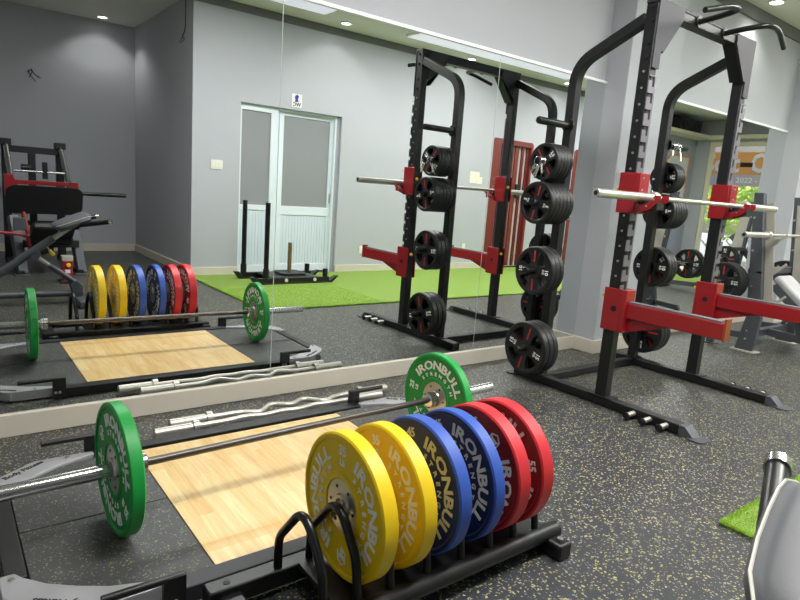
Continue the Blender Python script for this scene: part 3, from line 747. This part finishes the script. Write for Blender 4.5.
# ---------------------------------------------------------------- half rack
UX = (3.33, 4.475); UW = .066; UY0, UY1 = 2.098, 2.175
rk = thing('squat_rack', 'tall black squat rack with plate storage posts standing before the mirror', 'squat rack', (3.94, 2.2, 0))
for ix, x0 in enumerate(UX):
    x1 = x0 + UW; xm = x0 + UW / 2; s = -1 if ix == 0 else 1
    u = MB().box(x0, x1, UY0, UY1, .062, 2.42).build('upright', 'black', rk, bevel=.006)
    xo = x0 if ix == 0 else x1
    for k in range(14):
        z = .84 + k * .0925
        MB().cyl((xo, 2.135, z), (xo + s * .006, 2.135, z), .007, 8).build('bolt', 'satin', u)
    # slotted hook strip in front of the tube
    zt, zb_ = 2.02, .55
    xa = x0 - .007 if ix == 0 else x1 + .007; xi = x1 if ix == 0 else x0
    sl = []
    pts = [(xa, zb_)]
    for k in range(14):
        z = .80 + k * .0925
        q = lambda fr: xa + (xi - xa) * fr
        pts += [(xa, z - .012), (q(.5), z - .012), (q(.5), z - .044), (q(.8), z - .044), (q(.8), z + .012), (xa, z + .012)]
    pts += [(xa, zt), (xi, zt), (xi, zb_)]
    MB().prism(pts, XZ, 2.089, 2.095).build('hook_strip', 'steel_lit', u, smooth=0)
    MB().box(x0 + .014 if ix == 0 else x0 + .002, x1 - .002 if ix == 0 else x1 - .014, 2.095, UY0, zb_, zt).build('strip_spacer', 'black', u, smooth=0)
    # plates where the upright meets its base rail
    MB().box(x0 - .012, x1 + .012, UY0 - .05, UY1 + .05, .061, .068).build('base_plate', 'black', u, bevel=.002)
    # foot rail running front to back
    rail = MB().box(xm - .038, xm + .038, 1.565, 2.86, .006, .062).build('foot_rail', 'black', rk, bevel=.005)
    ft = MB().prism([(1.60, .064), (1.565, .064), (1.51, .012), (1.46, .012), (1.46, .001), (1.60, .001)], YZ, xm - .042, xm + .042)
    ft.prism(sq(.12, .1, .03), lambda a, b, d: (xm + a, 1.50 + b, d), .0008, .011)
    ft.build('foot_plate', 'grey_paint', rail, bevel=.003)
    MB().prism(sq(.13, .07, .03), lambda a, b, d: (xm + a, 2.885 + b, d), .0008, .01).box(xm - .038, xm + .038, 2.84, 2.9, .001, .01).build('foot_plate', 'black', rail, bevel=.002)
    # small band pegs on the outer side of the foot rail
    for y in (1.885, 1.78, 1.675):
        o_ = xm + s * .038
        bp_ = MB().cyl((o_, y, .034), (o_ + s * .075, y, .034), .0165, 14).build('band_peg', 'pale_steel', rail)
        MB().cyl((o_ + s * .075, y, .034), (o_ + s * .087, y, .034), .02, 14).build('band_peg_cap', 'ink', rail)
    # rear post and the arm that bends forward into the upright, one tube
    pth = fillet([(xm, 2.64, .062), (xm, 2.64, 2.135), (xm, UY1, 2.345)], .13, 7)
    ra = MB().tube(pth, .03, w=.062, h=.062).build('rear_post', 'black', rk, bevel=.004)
    MB().box(xm - .05, xm + .05, 2.59, 2.70, .062, .069).build('base_plate', 'black', ra, bevel=.002)
    # storage pegs
    for k, z in enumerate(PEGZ):
        b0 = xm + s * .031; ln = (.30, .27, .27, .27, .27)[k]
        MB().lathe([(.045, 0), (.045, .01), (.0235, .012), (.0235, ln - .006), (.020, ln), (.001, ln)], (b0, 2.63, z), (s, 0, 0), 20, closed=False).build('plate_peg', 'blackgloss', ra)
    # corner gusset between upright and crossbar
    gx = (lambda v: x1 + v) if ix == 0 else (lambda v: x0 - v)
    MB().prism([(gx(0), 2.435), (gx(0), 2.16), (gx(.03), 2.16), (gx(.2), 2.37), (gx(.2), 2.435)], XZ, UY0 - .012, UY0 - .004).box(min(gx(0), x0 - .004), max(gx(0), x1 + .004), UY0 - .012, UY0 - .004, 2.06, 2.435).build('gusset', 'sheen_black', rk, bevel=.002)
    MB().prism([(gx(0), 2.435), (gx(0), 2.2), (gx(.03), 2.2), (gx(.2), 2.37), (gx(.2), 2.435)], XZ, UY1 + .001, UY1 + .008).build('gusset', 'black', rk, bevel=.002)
    MB().prism([(gx(.03), 2.16), (gx(.2), 2.37), (gx(.207), 2.366), (gx(.037), 2.156)], XZ, UY0 - .004, UY1 + .001).build('gusset_flange', 'black', rk, bevel=.001)
    for z in (2.12, 2.2, 2.32, 2.40): MB().cyl((xo + s * .0, 2.13, z), (xo + s * .012, 2.13, z), .011, 8).build('bolt', 'ink', u)
MB().box(UX[0] + UW, UX[1], UY0, UY1, 2.37, 2.435).build('crossbar', 'black', rk, bevel=.005)
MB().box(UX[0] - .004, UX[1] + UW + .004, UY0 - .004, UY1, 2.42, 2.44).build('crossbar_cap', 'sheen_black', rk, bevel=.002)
MB().box(UX[0] + UW / 2, UX[1] + UW / 2, 2.605, 2.665, .008, .06).build('rear_beam', 'black', rk, bevel=.005)
for s in (-1, 1):
    xr = 3.94 + s * .165
    MB().tube(fillet([(xr, UY0 - .003, 2.40), (xr, 1.99, 2.41), (3.94 + s * .2, 1.83, 2.42), (3.94 + s * .32, 1.83, 2.41), (3.94 + s * .52, 1.872, 2.352)], .06, 5), .0165, 14).build('pull_up_handle', 'blackgloss', rk)
    MB().lathe([(.0165, 0), (.035, 0), (.035, .008), (.0165, .008)], (xr, UY0 - .004, 2.40), (0, -1, 0), 16).build('handle_flange', 'black', rk)

# J-cups
def j_cup(ix, label):
    x0 = UX[ix]; x1 = x0 + UW; s = -1 if ix == 0 else 1
    t = thing('j_cup', label, 'bar holder', (x0 + UW / 2, 2.1, 1.34), 'red bar holders on the rack uprights')
    z0, z1 = 1.225, 1.465
    # wrap-around sleeve: two side plates and a front plate
    MB().box(x0 - .016, x0 - .007, 2.0665, 2.19, z0, z1).box(x1 + .007, x1 + .016, 2.0665, 2.19, z0, z1).box(x0 - .016, x1 + .016, 2.05, 2.066, z0, z1).build('sleeve', 'red', t, bevel=.004)
    for xs in (x0 - .016, x1 + .007):
        MB().prism([(2.06, z0 + .005), (1.97, z0 + .03), (1.91, z0 + .085), (1.91, z0 + .115), (1.945, z0 + .115), (1.98, z0 + .07), (2.02, z0 + .055), (2.06, z0 + .055)], YZ, xs, xs + .009).build('hook', 'red', t, bevel=.002)
    MB().box(x0 - .007, x1 + .007, 1.93, 2.05, z0 + .03, (z0 + .075 if ix == 0 else z0 + .0855)).build('hook_liner', 'ink', t, bevel=.003)
    xk = x0 - .016 if ix == 0 else x1 + .016
    MB().lathe([(.001, .022), (.011, .022), (.014, .016), (.014, .006), (.008, 0), (.001, 0)], (x0 + UW / 2 - .02, 2.192, z1 - .1), (0, 1, 0), 16, closed=False).build('knob', 'knob_yellow', t)
    for (y, z) in ((2.03, z1 - .03), (2.03, z0 + .08), (1.99, z0 + .05), (1.95, z0 + .09), (2.03, z1 - .1)):
        for xx, d in ((x0 - .016, -1), (x1 + .016, 1)): MB().cyl((xx, y, z), (xx + d * .004, y, z), .006, 8).build('bolt', 'satin', t)
j_cup(0, 'red bar holder on the rack upright nearest the lifting platform')
j_cup(1, 'red bar holder on the rack upright nearest the grey bench')
# safety spotter arms
def arm(ix, label):
    x0 = UX[ix]; x1 = x0 + UW; xm = x0 + UW / 2; s = -1 if ix == 0 else 1
    t = thing('spotter_arm', label, 'spotter arm', (xm, 1.9, .63), 'red spotter arms on the rack')
    z0, z1 = .50, .765
    MB().box(x0 - .016, x0 - .006, 2.0665, 2.19, z0, z1).box(x1 + .006, x1 + .016, 2.0665, 2.19, z0, z1).box(x0 - .016, x1 + .016, 2.035, 2.066, z0, z1).build('bracket', 'red', t, bevel=.004)
    MB().box(xm - .026, xm + .026, 1.452, 2.036, .592, .685).build('beam', 'red', t, bevel=.005)
    MB().box(xm - .022, xm + .022, 1.475, 2.03, .685, .697).build('liner', 'steel_lit', t, bevel=.002)
    MB().box(xm - .03, xm + .03, 1.442, 1.455, .588, .712).build('end_stop', 'orange', t, bevel=.003)
    MB().prism([(2.036, .592), (2.036, .505), (1.75, .592)], YZ, xm - .006, xm + .006).build('brace', 'red', t, bevel=.001)
    MB().lathe([(.001, .022), (.011, .022), (.014, .016), (.014, .006), (.008, 0), (.001, 0)], (xm - .02, 2.192, .71), (0, 1, 0), 16, closed=False).build('knob', 'knob_yellow', t)
    MB().lathe([(.012, 0), (.018, 0), (.018, .003), (.012, .003)], (x0 - .016, 2.11, .64), (-1, 0, 0), 16).cyl((x0 - .016, 2.11, .64), (x0 - .0165, 2.11, .64), .013, 14).build('pin_hole', 'ink', t)
arm(0, 'red spotter arm on the upright nearest the lifting platform')
arm(1, 'red spotter arm on the upright nearest the grey bench')
barbell('barbell', 'bright steel barbell resting in the red holders of the squat rack', (4.0, 2.02, 1.325), 0, 1.145, .55, .62, 'pale_steel', sm='pale_steel')

# spring clips hanging on pegs
def clip(x, y, z, label, tw):
    t = thing('spring_collar', label, 'spring collar', (x, y, z), 'chrome spring collars on the rack pegs')
    n = 34; pts = []
    for k in range(n + 1):
        a = 2 * PI * 2.6 * k / n + tw; pts.append((-.010 + .02 * k / n, .0268 * math.cos(a), .0268 * math.sin(a) - .0025))
    e0, e1 = V(pts[0]), V(pts[-1])
    d0 = V((-.02, .035 * math.sin(tw * 3), -.10)); d1 = V((.012, .05 + .02 * math.sin(tw * 2), -.085))
    MB().tube([e0 + d0] + [V(p) for p in pts] + [e1 + d1], .0032, 7).build('coil', 'chrome', t, local=True)
    for e, d in ((e0, d0), (e1, d1)):
        MB().tube([e + d * .35, e + d], .0055, 8).build('grip', 'satin', t, local=True)
for k in range(3):
    clip(3.135 - k * .03, 2.63, 1.51, 'chrome spring collar on the top loaded peg of left rear post, ' + ('inner', 'middle', 'outer')[k] + ' one', .4 + k * 1.3)
for k in range(4):
    clip(4.62 + k * .03, 2.63, 1.755, 'chrome spring collar on bare top peg of right rear post, ' + ('first', 'second', 'third', 'fourth')[k] + ' from post', .2 + k * 1.1)

# ---------------------------------------------------------------- hyperextension bench (close, bottom right and in the mirror)
hb = thing('hyperextension_bench', 'grey angled back extension bench with padded top and black side handles', 'exercise bench', (.6, .11, 0))
yc = .108
MB().tube([(-.05, yc, .095), (1.09, yc, .095)], .03, 16).build('floor_rail', 'grey_paint', hb)
for x in (-.03, 1.05): MB().bar((x, yc - .3, .034), (x, yc + .3, .034), .07, .06).box(x - .03, x + .03, yc - .03, yc + .03, .06, .1).build('floor_foot', 'grey_paint', hb, bevel=.006)
MB().tube([(.12, yc, .06), (.86, yc, .605)], .035, 16).build('main_tube', 'grey_paint', hb)
MB().tube([(.84, yc, .59), (1.0, yc, .71)], .024, 14).build('inner_tube', 'light_grey', hb)
kn = MB().cyl((.80, yc, .54), (.83, yc, .49), .007, 8, 1); kn.lathe([(.001, .06), (.016, .06), (.022, .045), (.012, .0)], (.826, yc, .50), (.5, 0, -.85), 14, closed=False); kn.build('locking_pin', ['knob_yellow', 'satin'], hb)
MB().tube([(.70, yc, .455), (.84, yc, .345)], .019, 12).build('brace_inner', 'light_grey', hb)
MB().tube([(.82, yc, .36), (1.045, yc, .18)], .026, 14).build('brace_outer', 'grey_paint', hb)
MB().prism([(1.0, .1), (1.09, .1), (1.09, .16), (1.04, .22), (.98, .18)], XZ, yc - .035, yc + .035).build('hinge_plate', 'grey_paint', hb, bevel=.004)
MB().prism([(.66, .44), (.73, .41), (.76, .46), (.72, .52), (.66, .49)], XZ, yc - .03, yc + .03).build('hinge_plate', 'grey_paint', hb, bevel=.003)
MB().bar((1.02, yc - .17, .72), (1.02, yc + .17, .72), .05, .03).bar((.97, yc, .70), (1.1, yc, .745), .05, .04).build('pad_bracket', 'grey_paint', hb, bevel=.003)
# pad: rounded slab following the slope, rolled over at the top end
def pad_surface(mb, path, yA, yB, thick, widths, mi=0, n=10, inset=.02):
    # path: (x, z) of the top line; slab with softly rounded long edges
    k = len(path); rows = []
    for i, (x, z) in enumerate(path):
        a = V((path[max(i - 1, 0)][0], path[max(i - 1, 0)][1])); b = V((path[min(i + 1, k - 1)][0], path[min(i + 1, k - 1)][1]))
        tdir = (b - a).normalized(); nrm = V((-tdir.y, tdir.x))
        ym = (yA + yB) / 2; hw = widths[i]
        ring = []
        for j in range(n + 1):
            q = PI * j / n; cy = -math.cos(q); sy = math.sin(q) ** .45
            ring.append((x - nrm.x * thick * (1 - sy) * .5, ym + cy * hw, z - nrm.y * thick * (1 - sy) * .5))
        for j in range(n + 1):
            q = PI * (1 - j / n); cy = -math.cos(q); sy = math.sin(q) ** .45
            ring.append((x - nrm.x * thick * (.5 + .5 * sy), ym + cy * hw, z - nrm.y * thick * (.5 + .5 * sy)))
        rows.append(ring)
    m_ = len(rows[0]); vs = [p for r in rows for p in r]
    fs = [(i * m_ + j, i * m_ + (j + 1) % m_, (i + 1) * m_ + (j + 1) % m_, (i + 1) * m_ + j) for i in range(k - 1) for j in range(m_)]
    fs += [tuple(range(m_)), tuple((k - 1) * m_ + j for j in range(m_ - 1, -1, -1))]
    mb.add(vs, fs, mi); return rows
pth = [(.845, .716), (.852, .733), (.87, .745), (.92, .766), (.98, .792), (1.04, .817), (1.09, .837), (1.12, .846), (1.14, .843), (1.152, .825)]
mb = MB(); rows = pad_surface(mb, pth, yc - .245, yc + .245, .085, (.115, .15, .18, .212, .231, .244, .252, .252, .24, .2))
pad = mb.build('pad', 'vinyl', hb, smooth=60)
for q in (1, 9): MB().tube([V(r[q]) for r in rows[1:]], .0032, 6).build('piping', 'piping', pad)
for s in (-1, 1):
    e = V((1.268, yc + s * .303, .7888)); a = e + V((-.925, -.335 * s, -.17)) * .24; d = (e - a).normalized()
    MB().tube([a, e], .0205, 16).tube([a, (1.02, yc + s * .17, .715)], .018, 12).build('handle', 'blackgloss', hb)
    MB().cyl(e - d * .006, e + d * .024, .0245, 18).build('handle_cap', 'chrome', hb)

# ---------------------------------------------------------------- leg press in the recess
lp = thing('leg_press', 'black and red leg press machine standing in the dark recess', 'leg press', (1.05, -2.4, 0))
for x in (.76, 1.36):
    MB().tube([(x, -2.78, 1.50), (x, -2.1, .97)], .03, 16).build('guide_rod', 'chrome', lp)
    MB().bar((x, -2.82, 0.02), (x, -2.82, 1.52), .09, .09).box(x - .06, x + .06, -2.88, -2.72, 1.46, 1.54).build('rear_post', 'black', lp, bevel=.006)
    MB().bar((x, -3.0, .035), (x, -1.55, .035), .08, .06).build('base_rail', 'black', lp, bevel=.005)
    MB().bar((x + .02, -1.6, .02), (x - .04, -1.8, .66), .10, .08).box(x - .06, x + .09, -1.68, -1.52, .001, .02).build('front_leg', 'grey_paint', lp, bevel=.006)
MB().bar((.76, -2.8, 1.42), (1.36, -2.8, 1.42), .08, .08).bar((1.04, -2.8, .1), (1.04, -2.8, 1.4), .08, .08).bar((.76, -2.8, .5), (1.36, -2.8, .5), .06, .06).build('cross_frame', 'black', lp, bevel=.005)
MB().bar((.72, -2.16, 1.03), (1.42, -2.16, 1.03), .05, .05).prism([(.68, 1.12), (.76, 1.12), (.82, .95), (.78, .82), (.68, .86)], XZ, -2.14, -2.06).prism([(1.36, 1.06), (1.44, 1.06), (1.46, .9), (1.4, .82), (1.34, .9)], XZ, -2.14, -2.06).build('carriage', 'red', lp, bevel=.004)
MB().tube([(.80, -2.3, 1.16), (1.33, -2.3, 1.16)], .016, 12).build('carriage_bar', 'chrome', lp)
MB().tube([(1.12, -2.3, 1.08), (1.12, -2.3, 1.28)], .03, 12).tube([(.88, -2.4, 1.2), (.98, -2.4, 1.2)], .04, 12).build('bumper_stop', 'rubber', lp)
MB().prism(sq(.80, .36, .1, 6), lambda u, v, d: (1.075 + u, -2.0 + v * .35 + d, .835 + v * .93), 0, .03).build('foot_plate', 'vinyl_black', lp, bevel=.006)
for s in (-1, 1): MB().tube([(1.06 + s * .42, -2.15, .93), (1.06 + s * .95, -2.15, .93)], .026, 14).build('weight_peg', 'blackgloss', lp)
MB().prism([(-1.75, .30), (-1.55, .36), (-1.5, .44), (-1.62, .46), (-2.1, .36), (-2.1, .28)], YZ, .86, 1.28).build('seat_pad', 'vinyl_black', lp, bevel=.02)
MB().bar((1.07, -1.62, .40), (1.07, -1.30, .60), .42, .09).build('back_pad', 'vinyl_black', lp, bevel=.025)
MB().bar((.80, -1.62, .36), (1.36, -1.62, .36), .08, .08).bar((1.07, -1.66, .3), (1.07, -2.8, .1), .07, .07).build('seat_frame', 'black', lp, bevel=.004)
MB().tube(fillet([(.55, -1.5, .50), (.74, -1.5, .48), (.83, -1.5, .46), (.85, -1.5, .33)], .05), .018, 12).tube([(.84, -1.52, .48), (.80, -1.56, .72)], .022, 12).build('release_lever', 'red', lp)
MB().cyl((.85, -1.5, .33), (.852, -1.5, .22), .022, 12).build('lever_grip', 'rubber', lp)
MB().box(.70, .82, -1.55, -1.49, .52, .66).build('label_box', 'grey_paint', lp, bevel=.006)
# red step post in front
rp_ = thing('pin_post', 'small red floor post with yellow knob and black base before leg press', 'floor post', (1.14, -1.03, 0))
MB().box(1.06, 1.22, -1.12, -.96, .001, .03).build('base', 'black', rp_, bevel=.005)
MB().box(1.09, 1.19, -1.08, -.99, .03, .24).build('post', 'red', rp_, bevel=.006)
MB().box(1.085, 1.195, -1.085, -.985, .24, .30).build('top_cap', 'light_grey', rp_, bevel=.006)
MB().lathe([(.001, .03), (.018, .03), (.024, .02), (.012, 0)], (1.145, -.99, .2), (0, 1, 0), 14, closed=False).build('knob', 'knob_yellow', rp_)
MB().box(1.115, 1.165, -.9899, -.988, .11, .15).build('sticker', 'plastic_white', rp_, smooth=0)

# ---------------------------------------------------------------- sled on the turf
sd = thing('prowler_sled', 'black push sled with two tall poles on the green turf', 'sled', (3.6, -.65, .012))
for y in (-.89, -.40):
    MB().prism([(2.98, .105), (3.04, .105), (3.10, .03), (4.06, .03), (4.17, .10), (4.21, .10), (4.11, .013), (3.05, .013)], XZ, y - .035, y + .035).box(3.08, 4.07, y - .03, y + .03, .02, .09).build('runner', 'black', sd, bevel=.004)
    xp = 3.11 if y < -.6 else 3.19
    MB().cyl((xp, y, .08), (xp, y, 1.0), .03, 14).build('tall_pole', 'blackgloss', sd)
    MB().cyl((xp, y, .075), (xp, y, .2), .038, 14).build('pole_socket', 'black', sd)
    MB().cyl((4.02, y, .08), (4.02, y, .19), .034, 14).build('short_post', 'black', sd)
MB().box(3.27, 3.92, -.89, -.40, .07, .095).build('deck', 'black', sd, bevel=.004)
MB().prism(sq(.34, .32, .05), lambda u, v, d: (3.63 + u, -.65 + v, d), .095, .125).build('weight_seat', 'rubber', sd, bevel=.006)
MB().cyl((3.63, -.65, .12), (3.63, -.65, .50), .026, 16).build('weight_post', 'brass', sd)
for x in (3.45, 3.85): MB().cyl((x, -.366, .06), (x, -.356, .06), .022, 10).build('bolt', 'cream', sd)

# ---------------------------------------------------------------- bench press stations
def bench_station(x0, x1, y0, label, padm='vinyl_light'):
    xm = (x0 + x1) / 2
    t = thing('bench_press', label, 'bench press', (xm, y0, 0), 'grey bench press stations')
    Y = lambda v: y0 + v
    for x, s in ((x0, -1), (x1, 1)):
        prof = [(.085, .012), (-.075, .012), (-.1, .33), (.055, 1.48), (.145, 1.48), (.03, .33)]
        MB().prism([(Y(a), b) for a, b in prof], YZ, x - .03, x + .03).build('upright', 'grey_paint', t, bevel=.006)
        MB().prism(sq(.13, .24, .03), lambda u, v, d: (x + u, Y(.0) + v, d), .0008, .012).build('foot_plate', 'light_grey', t, bevel=.002)
        hk = [(-.08, .45), (.06, 1.45), (.02, 1.45)]
        pts = [(-.15, .42)]
        for zh in (.50, .79, 1.05):
            oy = -.15 + (zh - .42) * .135
            pts += [(oy - .015, zh - .05), (oy - .12, zh + .06), (oy - .105, zh + .075), (oy - .05, zh + .02), (oy - .012, zh + .03)]
        pts += [(-.02, 1.40), (.10, 1.40), (.0, .42)]
        MB().prism([(Y(a), b) for a, b in pts], YZ, x - .036 if s > 0 else x + .028, x - .028 if s > 0 else x + .036).build('hook_plate', 'light_grey', t, bevel=.001)
        for z in (.12, .2, .62, .95, 1.25): MB().cyl((x - .03, Y(-.01 + (z - .3) * .12 if z > .3 else .0), z), (x - .036, Y(-.01 + (z - .3) * .12 if z > .3 else .0), z), .011, 8).build('bolt', 'satin', t)
        MB().bar((x, Y(.04), .71), (x, Y(.24), .64), .06, .07).build('peg_arm', 'grey_paint', t, bevel=.004)
        MB().cyl((x + s * .03, Y(.23), .64), (x + s * .42, Y(.23), .64), .0235, 16).build('plate_peg', 'chrome', t)
        MB().bar((x, Y(.0), .15), (x, Y(.34), .13), .05, .06).prism(sq(.11, .14, .03), lambda u, v, d: (x + u, Y(.33) + v, d), .0008, .012).box(x - .025, x + .025, Y(.3), Y(.36), .01, .13).build('rear_foot', 'grey_paint', t, bevel=.004)
    MB().box(x0 - .03, x0 - .0295, Y(-.045), Y(.005), .745, .765).build('warning_label', 'orange', t)
    MB().bar((x0, Y(.02), .15), (x1, Y(.02), .15), .06, .07).bar((x0, Y(.07), .75), (x1, Y(.07), .75), .05, .06).build('cross_beam', 'grey_paint', t, bevel=.004)
    MB().bar((xm, Y(.02), .15), (xm, Y(-1.0), .10), .07, .07).bar((xm - .3, Y(-1.0), .04), (xm + .3, Y(-1.0), .04), .07, .06).bar((xm, Y(-1.0), .06), (xm, Y(-.75), .30), .07, .07).bar((xm, Y(-.3), .12), (xm, Y(-.2), .5), .06, .06).build('bench_frame', 'grey_paint', t, bevel=.004)
    for s in (-1, 1): MB().bar((xm + s * .13, Y(-.03), .62), (xm + s * .13, Y(-.47), .26), .04, .08).build('side_rail', 'grey_paint', t, bevel=.006)
    MB().bar((xm, Y(-.03), .70), (xm, Y(-.46), .345), .30, .08).build('back_pad', padm, t, bevel=.03, seg=3)
    MB().bar((xm, Y(-.50), .33), (xm, Y(-.86), .36), .30, .08).build('seat_pad', padm, t, bevel=.03, seg=3)
    MB().bar((x1 + .01, Y(.17), .62), (x1 + .01, Y(-.16), .94), .05, .08).build('spotter_rest', 'grey_paint', t, bevel=.005)
    return t
bench_station(6.08, 7.0, 2.43, 'grey incline bench press with hooked uprights right of the squat rack')
barbell('barbell', 'steel barbell resting on the hooks of the grey bench press', (6.49, 2.30, 1.108), 0, 1.14, .66, .66, 'pale_steel', sm='pale_steel')
bench_station(9.15, 10.0, 2.06, 'grey incline bench press further back, seen only in the mirror', padm='vinyl_tan')
def big_plates(x, s, y, z, n, where):
    for i in range(n):
        o = _gp[(.180, .046)].copy(); C.objects.link(o); o.location = (x + s * (.06 + i * .0475), y, z - .002); o.rotation_euler = (.78 + i * 1.57, 0, 0)
        tag(o, 'black grip plate, %s on %s' % (['closest to the upright', 'second from the upright', 'third from the upright'][i], where), 'weight plate', 'black grip plates on the bench press pegs')
big_plates(6.08, -1, 2.66, .64, 3, 'peg of near side of grey bench press')
big_plates(7.24, 1, 2.66, .64, 2, 'peg of far side of grey bench press')
big_plates(9.15, -1, 2.29, .64, 2, 'near peg of bench press seen in mirror')

# ---------------------------------------------------------------- outside the glass front
struct(MB().box(XE + .1, 40, -14, 16, -.14, -.02), 'ground_outside', 'pave')
bn = thing('banner', 'orange banner with white script hanging outside the glass front', 'banner', (XE + .7, .6, 2.3))
bx = XE + .7
MB().box(bx, bx + .01, -1.6, 2.6, 2.2, 2.72).build('banner_top', 'sign_orange', bn)
MB().box(bx, bx + .01, -1.6, 2.6, 1.94, 2.2).build('banner_strip', 'sign_mauve', bn)
for y in (-1.55, 2.55): MB().cyl((bx + .04, y, -.02), (bx + .04, y, 2.75), .03, 12).build('pole', 'grey_paint', bn)
# the lettering faces the street; from indoors it shows through reversed
g = MB()
for word, al, y, z, sz, sx in (('Soft', 'RIGHT', -.52, 2.45, .6, .85), ('Opening', 'LEFT', -.27, 2.45, .6, .85), ('2022 -', 'CENTER', -.3, 2.07, .17, 1.1)):
    gl = glyph(word, al)
    g.add([(bx - .002 - .002 * (p[2] > 0), y + p[0] * sz * sx, z + p[1] * sz) for p in gl[0]], gl[1])
g.build('lettering', 'white', bn, smooth=0)
struct(MB().box(bx + .3, bx + .4, -2.4, 5, 2.74, 3.7).box(bx + .3, bx + .4, -2.4, -2.2, -.05, 2.74).box(bx + .3, bx + .4, 4.8, 5, -.05, 2.74), 'wall_shopfront', 'shutter')
tag(MB().box(XE + .044, XE + .0555, -.2, .06, 2.33, 2.43).build('door_sticker', 'ink'), 'small dark sign stuck on the glass front before banner', 'sign')
def tree(x, y, h, r, label, n=2600):
    t = thing('tree', label, 'tree', (x, y, -.02), 'trees outside the glass front')
    MB().tube([(x, y, -.02), (x + .05, y, h * .4), (x, y + .1, h * .75)], [.12, .09, .04], 10).build('trunk', 'bark', t)
    g = MB()
    for i in range(n):
        a = V((random.gauss(0, 1), random.gauss(0, 1), random.gauss(0, .8))).normalized() * r * random.random() ** .4
        c = V((x, y, h * .7)) + a; u = V((random.gauss(0, 1), random.gauss(0, 1), random.gauss(0, 1))).normalized(); w2 = u.orthogonal().normalized(); sz = random.uniform(.06, .13)
        g.add([c - u * sz, c + w2 * sz * .5, c + u * sz, c - w2 * sz * .5], [(0, 1, 2, 3)])
    o = g.build('crown', 'leaf', t, smooth=0)
tree(21.5, -3.0, 2.6, 1.45, 'leafy tree outside glass front, nearest the door wall side'); tree(21, .1, 2.7, 1.55, 'leafy tree outside glass front behind the banner'); tree(21.5, 3.4, 2.7, 1.6, 'leafy tree outside the glass front, on the mirror wall side')
cr = thing('car', 'silver car parked outside beyond the glass front', 'car', (18, .6, 0))
MB().prism([(-1.3, .25), (2.6, .25), (2.65, .6), (2.0, .8), (1.5, 1.25), (.0, 1.28), (-.6, .85), (-1.3, .72)], YZ, 17.2, 18.8).build('body', 'car', cr, bevel=.08, seg=3)
MB().prism([(1.9, .82), (1.46, 1.2), (.05, 1.22), (-.5, .86)], YZ, 17.185, 18.815).build('side_window', 'car_glass', cr, bevel=.01)
for y in (-.6, 1.9):
    for x in (17.3, 18.7): MB().lathe([(.001, -.1), (.3, -.1), (.32, -.06), (.32, .06), (.3, .1), (.001, .1)], (x, y, .3), (1, 0, 0), 24, closed=False).build('wheel', 'rubber', cr)

# ---------------------------------------------------------------- world and view
w = bpy.data.worlds.new('sky'); bpy.context.scene.world = w; w.use_nodes = True
nt = w.node_tree; bg = nt.nodes['Background']
sk = nt.nodes.new('ShaderNodeTexSky'); sk.sky_type = 'NISHITA'; sk.sun_disc = False; sk.sun_elevation = math.radians(55); sk.sun_rotation = math.radians(200); sk.dust_density = 2.5
nt.links.new(sk.outputs[0], bg.inputs[0]); bg.inputs[1].default_value = .6
sl = bpy.data.lights.new('sun', 'SUN'); sl.energy = 7; sl.angle = .01; sl.color = (1, .96, .88)
so = bpy.data.objects.new('sun', sl); C.objects.link(so); so.rotation_euler = (math.radians(12), math.radians(-38), 0)
sc = bpy.context.scene
sc.view_settings.view_transform = 'Standard'; sc.view_settings.look = 'None'; sc.view_settings.exposure = -0.38; sc.view_settings.gamma = 1; sc.view_settings.use_curve_mapping = False
cy = sc.cycles
cy.max_bounces = 10; cy.diffuse_bounces = 5; cy.glossy_bounces = 6; cy.transparent_max_bounces = 8
cy.caustics_reflective = True; cy.caustics_refractive = False; cy.sample_clamp_indirect = 4; cy.blur_glossy = .5
cy.use_denoising = True
